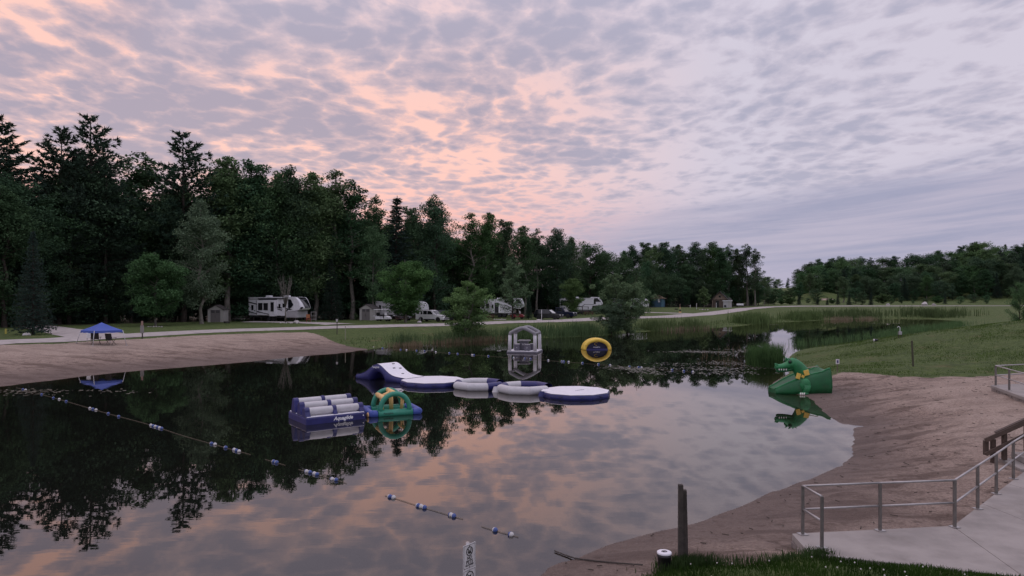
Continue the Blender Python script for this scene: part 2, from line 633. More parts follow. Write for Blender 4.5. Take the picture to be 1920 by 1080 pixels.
# trampled sand: footprints and scuffs pressed into the right beach
gxr, gyr = GX.ravel(), GY.ravel()
sub_ = np.where((gxr > 0.5) & (gxr < 27) & (gyr > 10.5) & (gyr < 42) & (SD < -0.35))[0]
fx, fy = rng.uniform(1, 27, 2600), rng.uniform(11, 41, 2600)
fd = rng.uniform(-0.055, 0.03, 2600)
fr_ = rng.uniform(0.16, 0.34, 2600)
acc = np.zeros(len(sub_))
for q in range(2600):
    d2 = (gxr[sub_] - fx[q]) ** 2 + (gyr[sub_] - fy[q]) ** 2
    nr = d2 < (fr_[q] * 2.2) ** 2
    acc[nr] += fd[q] * np.exp(-d2[nr] / fr_[q] ** 2)
H2[sub_] += np.maximum(acc * np.clip((-SD[sub_] - 0.35) / 1.2, 0, 1), -0.10)
H2 = np.where((SD < -0.05), np.maximum(H2, 0.006), H2)
V = np.stack([gxr, gyr, H2], 1)
nxg, nyg = len(gx), len(gy)
idx = np.arange(nxg * nyg).reshape(nyg, nxg)
F = np.stack([idx[:-1, :-1].ravel(), idx[:-1, 1:].ravel(), idx[1:, 1:].ravel(), idx[1:, :-1].ravel()], 1)


def xy(px, py, z):
    return tuple(WZ(px, py, z)[:2])


# left beach and right beach outlines
sandL = [(-90, 45), (-60, 51.0), xy(0, 644.5, 1.35), xy(160, 637.5, 1.35), xy(320, 628.3, 1.35), xy(440, 622.5, 1.35), xy(560, 618.6, 1.35), xy(585, 619.5, 1.3), xy(606, 623.5, 1.2),
         xy(622, 631, 0.95), xy(640, 641, 0.55), xy(664, 649, 0.25), xy(692, 655, 0.0), xy(700, 670, -0.5), (-20, 50), (-30, 36), (-60, 26)]
sandR = [(13.5, 46), (16.0, 43), tuple(P3(1540, 703, 39.5)[:2]), tuple(P3(1580, 698, 40)[:2]), tuple(P3(1640, 700, 39.5)[:2]), tuple(P3(1690, 708, 37.5)[:2]), tuple(P3(1780, 709, 37)[:2]),
         tuple(P3(1860, 706, 36.5)[:2]), (34, 37), (46, 34), (46, 20), (22, 17), (15, 12.6), (10, 10.25), (8.1, 10.8), (5.15, 11.75), (4.4, 11.55), (3.6, 11.5), (2.95, 11.75), (2.45, 11.45), (1.9, 11.0), (0.9, 9.6),
         (-3, 7.5), (-14, 5.5), (-14, 14), (5, 25), (12, 36)]
SANDL, SANDR = smooth_poly(sandL, 2), smooth_poly(sandR, 2)
sdL = np.maximum(poly_sd(V[:, 0], V[:, 1], SANDL), poly_sd(V[:, 0], V[:, 1], SANDR))
bank = 2.0 - np.hypot((V[:, 0] - 118) / 1.6, (V[:, 1] - 256) / 0.7)
sdL = np.maximum(sdL, np.clip(bank, -60, 4) * 0.5)
sdL = np.where((SD > 0) & (V[:, 1] < 45), np.maximum(sdL, 1.0), sdL)
# floor of the wood: bare needles under the trees
edge_px = [(-400, 55), (-200, 72), (0, 86), (200, 99), (400, 110), (600, 116), (700, 121), (850, 136), (1000, 152), (1150, 168), (1250, 196), (1430, 216)]


def edgeY(px):
    return float(np.interp(px, [e[0] for e in edge_px], [e[1] for e in edge_px]))


wood = [(p.x, p.y) for p in [P3(a, 560, b) for a, b in edge_px]] + [(90, 300), (60, 600), (-700, 600), (-700, 20), (-120, 40)]
sdW = poly_sd(V[:, 0], V[:, 1], np.array(wood))

terrain_m = bpy.data.materials.new('ground')
terrain_m.use_nodes = True
t = NT(terrain_m.node_tree)
b = terrain_m.node_tree.nodes['Principled BSDF']
geo = t.n('ShaderNodeNewGeometry').outputs['Position']
gxn, gyn, gzn = t.sep(geo)
at_s = t.n('ShaderNodeAttribute', attribute_name='sand').outputs['Fac']
at_w = t.n('ShaderNodeAttribute', attribute_name='wood').outputs['Fac']
n1 = t.noise(geo, 0.55, 6, 0.6)
n2 = t.noise(geo, 3.2, 6, 0.65)
n3 = t.noise(geo, 17.0, 5, 0.7)
n4 = t.noise(t.xyz(t.m('MULTIPLY', gxn, 0.36), t.m('ADD', gyn, t.m('MULTIPLY', gxn, 0.12)), 0.0), 0.9, 7, 0.62, 0.35)
# sand: pale raked grains, darker scuffs and drag marks
sand_c = t.mix(t.ss(n3, 0.3, 0.72), (0.170, 0.122, 0.097), (0.42, 0.325, 0.265))
sand_c = t.mix(t.ss(n1, 0.35, 0.7, 0.0, 0.45), sand_c, (0.43, 0.335, 0.275))
sand_c = t.mix(t.m('MULTIPLY', t.ss(n4, 0.47, 0.60), 0.80), sand_c, (0.115, 0.079, 0.062))
sand_c = t.mix(t.m('MULTIPLY', t.ss(n2, 0.50, 0.66), 0.70), sand_c, (0.095, 0.066, 0.052))
vn = t.n('ShaderNodeTexVoronoi', feature='F1')
t.link(t.xyz(gxn, t.m('ADD', t.m('MULTIPLY', gyn, 0.8), t.m('MULTIPLY', n2, 0.5)), 0.0), vn.inputs['Vector'])
vn.inputs['Scale'].default_value = 1.9
step = t.m('MULTIPLY', t.ss(vn.outputs['Distance'], 0.26, 0.10), t.ss(n1, 0.40, 0.58))
dry = t.ss(t.m('ADD', gzn, t.m('MULTIPLY', t.m('SUBTRACT', n1, 0.5), 0.8)), 0.35, 0.95)
sand_c = t.mix(t.m('MULTIPLY', dry, 0.55), sand_c, t.mix(t.ss(n3, 0.3, 0.72), (0.33, 0.255, 0.205), (0.60, 0.485, 0.40)))
damp = t.ss(t.m('ADD', gzn, t.m('MULTIPLY', t.m('SUBTRACT', n2, 0.5), 0.30)), 0.55, 0.04)
sand_c = t.mix(t.m('MULTIPLY', damp, 0.74), sand_c, (0.115, 0.083, 0.070))
# lawn: mown, uneven, dry in places
gr = t.mix(t.ss(n2, 0.32, 0.68), (0.046, 0.074, 0.020), (0.10, 0.140, 0.040))
gr = t.mix(t.ss(n3, 0.4, 0.75, 0.0, 0.55), gr, (0.12, 0.150, 0.050))
gr = t.mix(t.m('MULTIPLY', t.ss(n4, 0.5, 0.7), 0.5), gr, (0.036, 0.056, 0.018))
gr = t.mix(t.m('MULTIPLY', t.ss(n1, 0.54, 0.72), 0.6), gr, (0.15, 0.13, 0.062))
fl = t.mix(t.ss(n2, 0.3, 0.7), (0.020, 0.020, 0.013), (0.045, 0.040, 0.024))
wf = t.ss(t.m('ADD', at_w, t.m('MULTIPLY', t.m('SUBTRACT', n1, 0.5), 9.0)), -4.0, 3.0)
gr = t.mix(wf, gr, fl)
sand_c = t.mix(t.m('MULTIPLY', step, 0.55), sand_c, (0.10, 0.072, 0.058))  # footprints: shade of the hollows painted into the colour, with damp sand
sf = t.ss(t.m('ADD', at_s, t.m('ADD', t.m('MULTIPLY', t.m('SUBTRACT', n2, 0.5), 0.9), t.m('MULTIPLY', t.m('SUBTRACT', n3, 0.5), 0.5))), -0.10, 0.12)
cc = t.mix(sf, gr, sand_c)
mud = t.ss(gzn, 0.0, -0.5)
cc = t.mix(t.m('MULTIPLY', mud, 0.8), cc, (0.05, 0.04, 0.028))
t.put(b.inputs['Base Color'], cc)
t.put(b.inputs['Roughness'], t.m('SUBTRACT', 0.95, t.m('MULTIPLY', t.m('MULTIPLY', damp, sf), 0.25)))
b.inputs['Specular IOR Level'].default_value = 0.25
bn = t.n('ShaderNodeBump')
bn.inputs['Strength'].default_value = 0.9
bn.inputs['Distance'].default_value = 0.12
hh = t.m('ADD', t.m('SUBTRACT', t.m('MULTIPLY', n3, 0.6), t.m('MULTIPLY', step, 0.5)), t.m('ADD', n2, t.m('MULTIPLY', n4, 0.8)))
t.link(hh, bn.inputs['Height'])
t.link(bn.outputs[0], b.inputs['Normal'])

land = np_mesh('ground', V, F, terrain_m, smooth=True)
tag(land, 'lawns, sand and woodland floor round the pond', kind='structure')
for nm, arr in (('sand', np.clip(sdL, -20, 20)), ('wood', np.clip(sdW, -20, 20))):
    at = land.data.attributes.new(nm, 'FLOAT', 'POINT')
    at.data.foreach_set('value', arr.astype(np.float32))

# ------------------------------------------------------------------ water
wx = axis([(-70, -12, 1.2), (-12, 22, 0.4), (22, 130, 2.0)])
wy = axis([(4, 45, 0.5), (45, 190, 1.6)])
WX, WY = np.meshgrid(wx, wy)
sdw = poly_sd(WX, WY, POND)
iw = np.arange(len(wx) * len(wy)).reshape(len(wy), len(wx))
FW = np.stack([iw[:-1, :-1].ravel(), iw[:-1, 1:].ravel(), iw[1:, 1:].ravel(), iw[1:, :-1].ravel()], 1)
ok = (sdw[FW] > -1.5).any(1)
water_m = bpy.data.materials.new('pond_water')
water_m.use_nodes = True
nt = water_m.node_tree
nt.nodes.clear()
t = NT(nt)
geo = t.n('ShaderNodeNewGeometry').outputs['Position']
ax_, ay_, az_ = t.sep(geo)
dep = t.n('ShaderNodeAttribute', attribute_name='depth').outputs['Fac']
r1 = t.noise(t.xyz(t.m('MULTIPLY', ax_, 0.55), t.m('MULTIPLY', ay_, 1.6), 0.0), 1.5, 3, 0.5)
r2 = t.noise(t.xyz(t.m('MULTIPLY', ax_, 0.3), t.m('MULTIPLY', ay_, 1.0), 4.0), 0.6, 2, 0.5)
calm = t.ss(t.noise(t.xyz(t.m('MULTIPLY', ax_, 0.05), t.m('MULTIPLY', ay_, 0.09), 0.0), 1.0, 3, 0.5), 0.35, 0.65, 0.25, 1.0)
leftw = t.ss(ax_, 2.0, -9.0, 0.40, 0.95)
hgt = t.m('MULTIPLY', t.m('MULTIPLY', t.m('ADD', t.m('MULTIPLY', r1, 0.5), r2), calm), leftw)
bn = t.n('ShaderNodeBump')
bn.inputs['Strength'].default_value = 0.065
bn.inputs['Distance'].default_value = 0.05
t.link(hgt, bn.inputs['Height'])
fr = t.n('ShaderNodeFresnel')
fr.inputs['IOR'].default_value = 2.05
t.link(bn.outputs[0], fr.inputs['Normal'])
gl = t.n('ShaderNodeBsdfGlossy')
gl.inputs['Roughness'].default_value = 0.004
gl.inputs['Color'].default_value = (1.0, 0.96, 0.93, 1)
t.link(bn.outputs[0], gl.inputs['Normal'])
murk = t.n('ShaderNodeBsdfDiffuse')
murk.inputs['Color'].default_value = (0.008, 0.009, 0.007, 1)
tp = t.n('ShaderNodeBsdfTransparent')
tp.inputs['Color'].default_value = (0.86, 0.80, 0.68, 1)
clear = t.m('MULTIPLY', t.m('EXPONENT', t.m('MULTIPLY', dep, -0.42)), 0.92)
mx1 = t.n('ShaderNodeMixShader')
t.link(clear, mx1.inputs[0])
t.link(murk.outputs[0], mx1.inputs[1])
t.link(tp.outputs[0], mx1.inputs[2])
mx2 = t.n('ShaderNodeMixShader')
t.link(fr.outputs[0], mx2.inputs[0])
t.link(mx1.outputs[0], mx2.inputs[1])
t.link(gl.outputs[0], mx2.inputs[2])
mo = t.n('ShaderNodeOutputMaterial')
t.link(mx2.outputs[0], mo.inputs[0])
water = np_mesh('pond_water', np.stack([WX.ravel(), WY.ravel(), np.zeros(WX.size)], 1), FW[ok], water_m, smooth=True)
tag(water, 'still dark swimming pond mirroring the trees and pink sky', kind='structure')
at = water.data.attributes.new('depth', 'FLOAT', 'POINT')
at.data.foreach_set('value', np.maximum(sdw, 0).astype(np.float32))

# ------------------------------------------------------------------ gravel road
gravel = mat('gravel', (0.40, 0.365, 0.345), 0.95, var=0.16, scale=1.4, bump=0.5, bscale=14, spec=0.2)


def resample(pts, step):
    pts = [Vector(p) for p in pts]
    dense = []
    n = len(pts)
    for i in range(n - 1):
        p0, p1, p2, p3 = pts[max(i - 1, 0)], pts[i], pts[i + 1], pts[min(i + 2, n - 1)]
        m_ = max(2, int((p2 - p1).length / step))
        for q in range(m_):
            s = q / m_
            dense.append(0.5 * ((2 * p1) + (-p0 + p2) * s + (2 * p0 - 5 * p1 + 4 * p2 - p3) * s * s + (-p0 + 3 * p1 - 3 * p2 + p3) * s ** 3))
    dense.append(pts[-1])
    return dense


def road_strip(name, pts, width, label, lift=0.03, wob=0.12):
    c = resample(pts, 1.6)
    L, rows = [], []
    for i, p in enumerate(c):
        tdir = (c[min(i + 1, len(c) - 1)] - c[max(i - 1, 0)])
        nrm = Vector((-tdir.y, tdir.x, 0)).normalized()
        w = (width[i * len(width) // len(c)] if isinstance(width, list) else width)
        row = []
        for s in (-1, -0.5, 0, 0.5, 1):
            e = nrm * (w / 2 * s + (random.uniform(-wob, wob) if abs(s) == 1 else 0))
            row.append((p.x + e.x, p.y + e.y))
        rows.append(row)
    flat = np.array([q for r_ in rows for q in r_])
    z = ground(flat[:, 0], flat[:, 1])[0] + lift
    grid = []
    j = 0
    for r_ in rows:
        crown = [0.0, 0.045, 0.06, 0.045, 0.0]
        zz = [z[j + q] for q in range(5)]
        grid.append([(r_[q][0], r_[q][1], zz[q] + crown[q]) for q in range(5)])
        j += 5
    mb = MB().sheet(grid)
    o = mb.build(name, gravel, fix=False)
    return tag(o, label, kind='structure')


ROADW = [4.3] * 5 + [4.7] * 5 + [4.5] * 5 + [4.1] * 5
road_strip('road', road_pts, ROADW, 'pale gravel lane along the far side of the pond')
road_strip('driveway', [xy(205, 632, 1.35) + (0,), xy(150, 626, 1.35) + (0,), xy(95, 618, 1.35) + (0,), xy(70, 612, 1.4) + (0,)], [6, 5, 4, 4], 'gravel drive turning off into the wood', lift=0.026)
road_strip('driveway', [xy(1325, 588.5, 1.48) + (0,), xy(1270, 587.5, 1.6) + (0,), xy(1205, 586.5, 1.7) + (0,)], 3.4, 'gravel spur to the farthest campsite', lift=0.026)
road_strip('driveway', [xy(640, 609.5, 1.36) + (0,), xy(590, 606.5, 1.36) + (0,), xy(535, 604.6, 1.36) + (0,), xy(470, 603.5, 1.36) + (0,)], 4.5, 'gravel pad under the black and white camper', lift=0.026)

# ------------------------------------------------------------------ reeds, grass (stuff)
reed_m = foliage_mat('reed_leaf', (0.075, 0.125, 0.050), 0.3, 0.4)
reed_dry = foliage_mat('reed_dry', (0.185, 0.15, 0.105), 0.3, 0.3)
lawn_m = foliage_mat('lawn_blade', (0.044, 0.076, 0.022), 0.3, 0.4)
clover_m = mat('clover_flower', (0.62, 0.60, 0.55), 0.8)


def blades(name, pts, h, w, mat_, label, lean=0.25, seg=2, hvar=0.35):
    """pts (N,3): bent grass blades / reed leaves"""
    N = len(pts)
    a = rng.uniform(0, 2 * np.pi, N)
    hh_ = h * (1 + rng.uniform(-hvar, hvar, N))
    ln = rng.uniform(0, lean, N) * hh_
    dirx, diry = np.cos(a), np.sin(a)
    b2 = rng.uniform(0, 2 * np.pi, N)
    sx, sy = np.cos(b2) * w / 2, np.sin(b2) * w / 2
    vs, fs = [], []
    p = pts
    v0 = np.stack([p[:, 0] - sx, p[:, 1] - sy, p[:, 2] - 0.02], 1)
    v1 = np.stack([p[:, 0] + sx, p[:, 1] + sy, p[:, 2] - 0.02], 1)
    mxx = p[:, 0] + dirx * ln * 0.35
    myy = p[:, 1] + diry * ln * 0.35
    v2 = np.stack([mxx + sx * 0.8, myy + sy * 0.8, p[:, 2] + hh_ * 0.6], 1)
    v3 = np.stack([mxx - sx * 0.8, myy - sy * 0.8, p[:, 2] + hh_ * 0.6], 1)
    v4 = np.stack([p[:, 0] + dirx * ln, p[:, 1] + diry * ln, p[:, 2] + hh_], 1)
    Vv = np.stack([v0, v1, v2, v3, v4], 1).reshape(-1, 3)
    bi = np.arange(N) * 5
    Ff = np.concatenate([np.stack([bi, bi + 1, bi + 2], 1), np.stack([bi, bi + 2, bi + 3], 1), np.stack([bi + 3, bi + 2, bi + 4], 1)])
    o = np_mesh(name, Vv, Ff, mat_)
    return tag(o, label, kind='stuff')


def along(px_a, py_a, px_b, py_b, n, spread, z=0.0):
    """points scattered along the water-level line between two pixels"""
    a, b_ = WZ(px_a, py_a, z), WZ(px_b, py_b, z)
    s = rng.uniform(0, 1, n)
    x = a.x + (b_.x - a.x) * s + rng.normal(0, spread, n)
    y = a.y + (b_.y - a.y) * s + rng.normal(0, spread, n)
    # uneven: thin out by a slow wave
    kp = (np.sin(x * 0.9 + 1.3 * np.sin(y * 0.6)) + rng.uniform(-1, 1, n)) > -0.35
    x, y = x[kp], y[kp]
    g = ground(x, y)[0]
    return np.stack([x, y, np.maximum(g, -0.25)], 1)


def blob(cx, cy, rx, ry, n):
    a = rng.uniform(0, 2 * np.pi, n)
    r_ = np.sqrt(rng.uniform(0, 1, n))
    x, y = cx + rx * r_ * np.cos(a), cy + ry * r_ * np.sin(a)
    return np.stack([x, y, np.maximum(ground(x, y)[0], -0.3)], 1)


c_ = WZ(1445, 689)
blades('reed_bed', blob(c_.x + 0.15, c_.y + 1.6, 1.2, 2.0, 2300), 1.5, 0.035, reed_m, 'tall green reed clump at the water edge behind the dragon slide', 0.4)
blades('reed_bed', np.concatenate([along(735, 649, 880, 639.5, 900, 0.6), along(880, 638, 1010, 634, 1900, 1.1)]), 1.25, 0.05, reed_m, 'green reeds along the far bank behind the floating gazebo', 0.35)
blades('dry_reed_bed', np.concatenate([along(735, 651, 870, 641, 700, 0.4), along(870, 641, 950, 637, 600, 0.4)]), 0.55, 0.05, reed_dry, 'straw coloured dead reeds at the foot of the shore willow', 0.5)
blades('reed_bed', np.concatenate([along(1010, 633, 1130, 627, 2200, 1.3)]), 1.5, 0.06, reed_m, 'green reeds along the far bank left of the large willow bush', 0.3)
blades('reed_bed', np.concatenate([along(1200, 621, 1320, 615, 1600, 1.6)]), 1.5, 0.08, reed_m, 'green reeds on the far bank right of the large willow bush', 0.3)
blades('dry_reed_bed', along(1240, 620.5, 1330, 615.8, 600, 0.6), 0.7, 0.08, reed_dry, 'straw coloured dead reeds on the far bank below the lane', 0.4)
blades('reed_bed', np.concatenate([along(1390, 608, 1436, 604.5, 1500, 1.6), along(1478, 602, 1530, 599, 1400, 1.6)]), 1.8, 0.10, reed_m, 'reed clumps on the far bank where the lane bends', 0.3)
blades('reed_bed', np.concatenate([along(1540, 598.5, 1640, 595.5, 1500, 2.4), along(1700, 595.5, 1790, 598, 1700, 3.0)]), 1.9, 0.12, reed_m, 'reeds along the farthest bank of the pond', 0.3)
blades('dry_reed_bed', along(1550, 600.5, 1640, 598, 550, 1.0), 0.9, 0.10, reed_dry, 'straw coloured reeds along the farthest bank', 0.4)
blades('reed_bed', np.concatenate([along(1500, 650, 1600, 640, 420, 0.8), along(1600, 640, 1700, 627, 800, 1.0), along(1680, 627, 1800, 611, 2600, 1.8)]), 0.95, 0.045, reed_m,
       'long belt of grey-green reeds behind the grassy rise on the right', 0.35)
blades('dry_reed_bed', np.concatenate([along(1360, 683, 1415, 676, 200, 1.3), along(1350, 668, 1400, 655, 130, 1.4)]), 0.7, 0.02, reed_dry, 'sparse dead reed stems standing in the lily pads', 0.5)

# water plants lying on the surface
pad_m = mat('lily_pad', (0.085, 0.085, 0.055), 0.45, var=0.3, scale=0.8, spec=0.7)
pads = []
for (ca, cb, n, sx, sy) in [((1365, 692), (1410, 690), 330, 1.6, 1.6), ((1225, 692), (1370, 697), 420, 1.5, 1.0), ((1340, 662), (1400, 658), 700, 1.6, 1.6), ((1180, 690), (1215, 697), 420, 1.2, 1.2), ((1270, 659), (1330, 660), 350, 1.5, 0.8),
                            ((40, 734), (130, 738), 380, 2.5, 0.5), ((1280, 684), (1400, 678), 280, 1.6, 1.0)]:
    a, b_ = WZ(*ca), WZ(*cb)
    s = rng.uniform(0, 1, n)
    x = a.x + (b_.x - a.x) * s + rng.normal(0, sx, n)
    y = a.y + (b_.y - a.y) * s + rng.normal(0, sy, n)
    kp = (np.sin(x * 1.1 + 2 * np.sin(y * 0.5)) + np.sin(y * 1.7) + rng.normal(0, 0.8, n)) > -0.2
    pads.append(np.stack([x[kp], y[kp]], 1))
pads = np.concatenate(pads)
pads = pads[poly_sd(pads[:, 0], pads[:, 1], POND) > 0.2]
nP = len(pads)
ns = 7
th = np.linspace(0.25, 2 * np.pi - 0.25, ns)[None, :] + rng.uniform(0, 6.28, nP)[:, None]
rr = rng.uniform(0.04, 0.11, nP)[:, None] * rng.uniform(0.85, 1.1, (nP, ns))
PV = np.stack([pads[:, 0:1] + rr * np.cos(th), pads[:, 1:2] + rr * np.sin(th), np.full((nP, ns), 0.006) + rng.uniform(0, 0.02, (nP, ns))], 2).reshape(-1, 3)
bi = np.arange(nP)[:, None] * ns
PF = np.concatenate([np.concatenate([bi, bi + q, bi + q + 1], 1) for q in range(1, ns - 1)])
tag(np_mesh('lily_pads', PV, PF, pad_m), 'brown lily pads floating on the pond near the reeds', kind='stuff')

# foreground lawn
n = 52000
x = rng.uniform(0.3, 12.5, n)
y = rng.uniform(7.2, 12.3, n)
sdr = poly_sd(x, y, SANDR)
kp = (sdr < -0.05 + rng.normal(0, 0.05, n) + (rng.uniform(0, 1, n) < 0.04) * rng.exponential(0.35, n)) & (y > 8.8) & (y < 11.98)
slab_guard = poly_sd(x, y, np.array([(5.24, 12.76), (8.54, 13.2), (13.1, 17.4), (17, 21), (20, 18), (14.5, 12.6), (10, 10.15), (8.1, 10.75), (5.16, 11.8)]))
kp &= slab_guard < 0.03
x, y = x[kp], y[kp]
blades('lawn_grass', np.stack([x, y, ground(x, y)[0]], 1), 0.075, 0.012, lawn_m, 'dark mown grass in the near right corner', 0.7)
# rougher grass on the rise and on the far bank
hx, hy = rng.uniform(17, 46, 60000), rng.uniform(37.5, 62, 60000)
kp = (poly_sd(hx, hy, SANDR) < -0.3) & (poly_sd(hx, hy, POND) < -0.4) & ((np.sin(hx * 0.7 + 1.5 * np.sin(hy * 0.4)) + np.sin(hy * 0.9 + hx * 0.23) + rng.normal(0, 0.8, 60000)) > 0.1)
hx, hy = hx[kp], hy[kp]
blades('rough_grass', np.stack([hx, hy, ground(hx, hy)[0]], 1), 0.065, 0.03, foliage_mat('rough_blade', (0.072, 0.118, 0.034), 0.3, 0.4), 'rough patchy grass on the rise right of the pond', 0.9)
hx, hy = rng.uniform(-25, 75, 70000), rng.uniform(66, 200, 70000)
sdp = poly_sd(hx, hy, POND)
kp = (sdp < -0.2) & (sdp > -7) & (poly_sd(hx, hy, SANDL) < -0.3)
hx, hy = hx[kp], hy[kp]
blades('bank_grass', np.stack([hx, hy, ground(hx, hy)[0]], 1), 0.22, 0.05, foliage_mat('bank_blade', (0.080, 0.118, 0.036), 0.3, 0.4), 'unmown grass on the far bank below the lane', 0.8)
# twigs and bits of weed on the sand
bx_, by_ = rng.uniform(0.5, 26, 900), rng.uniform(11, 40, 900)
kp = (poly_sd(bx_, by_, SANDR) > 0.2) & (poly_sd(bx_, by_, POND) < -0.15)
bx_, by_ = bx_[kp], by_[kp]
mbd = MB()
for q in range(len(bx_)):
    a = rng.uniform(0, 6.28)
    l_ = rng.uniform(0.03, 0.16)
    z_ = gz(bx_[q], by_[q]) + 0.03
    mbd.box((bx_[q], by_[q], z_), (l_, 0.018, 0.014), rz=a)
tag(mbd.build('beach_debris', mat('twig', (0.06, 0.045, 0.035), 0.9), fix=False), 'dark twigs and bits of weed strewn over the sand', kind='stuff')
# tufts round the posts and along the lawn edge
tx = np.concatenate([rng.normal(3.0, 0.22, 900), rng.uniform(2.4, 5.3, 700), rng.normal(5.3, 0.15, 260)])
ty = np.concatenate([rng.normal(11.62, 0.12, 900), 11.5 + rng.normal(0, 0.1, 700), rng.normal(11.75, 0.06, 260)])
blades('tall_grass', np.stack([tx, ty, ground(tx, ty)[0]], 1), 0.15, 0.012, lawn_m, 'longer grass tufts round the twin posts and lawn edge', 0.6)
kk = rng.choice(len(x), 90, replace=False)
mbc = MB()
for q in kk:
    mbc.ball((x[q], y[q], gz(x[q], y[q]) + 0.085), 0.013, 6, 4)
tag(mbc.build('clover_flowers', clover_m, fix=False), 'tiny white clover flowers in the near grass', kind='stuff')
# ================================================================== trees
bark_d = mat('bark_dark', (0.060, 0.050, 0.042), 0.95, var=0.3, scale=3, spec=0.1)
bark_g = mat('bark_grey', (0.17, 0.155, 0.135), 0.95, var=0.3, scale=3, spec=0.1)
bark_b = mat('bark_birch', (0.21, 0.195, 0.165), 0.9, var=0.25, scale=3, spec=0.1)
F_PINE = foliage_mat('needles_pine', (0.052, 0.090, 0.066), 0.15)
F_SPRUCE = foliage_mat('needles_spruce', (0.044, 0.078, 0.062), 0.12)
F_DARK = foliage_mat('leaves_dark', (0.060, 0.110, 0.062))
F_MID = foliage_mat('leaves_mid', (0.085, 0.150, 0.072))
F_LIGHT = foliage_mat('leaves_light', (0.105, 0.180, 0.078))
F_WILLOW = foliage_mat('leaves_willow', (0.155, 0.25, 0.11))
F_LIGHT2 = foliage_mat('leaves_fresh', (0.078, 0.140, 0.064))
F_GREY = foliage_mat('leaves_greygreen', (0.120, 0.185, 0.11))


def mesh_only(name, verts, faces, m_, smooth=False):
    o = np_mesh(name, verts, faces, m_, smooth=smooth)
    me = o.data
    bpy.data.objects.remove(o)
    return me


def mb_only(name, mb, m_):
    o = mb.build(name, m_, fix=False)
    me = o.data
    bpy.data.objects.remove(o)
    return me


def leaf_cards(cent, nrm_bias, size, rs, aspect=0.55):
    """rhombic leaves at centres: returns verts, faces (quads)"""
    N = len(cent)
    d = rs.normal(0, 1, (N, 3)) + nrm_bias
    d /= np.linalg.norm(d, axis=1)[:, None]
    u = np.cross(d, rs.normal(0, 1, (N, 3)))
    u /= np.linalg.norm(u, axis=1)[:, None]
    v = np.cross(d, u)
    s = size * rs.uniform(0.6, 1.3, N)[:, None]
    V4 = np.stack([cent - u * s, cent + v * s * aspect, cent + u * s, cent - v * s * aspect], 1).reshape(-1, 3)
    b_ = np.arange(N)[:, None] * 4
    return V4, np.concatenate([b_, b_ + 1, b_ + 2, b_ + 3], 1)


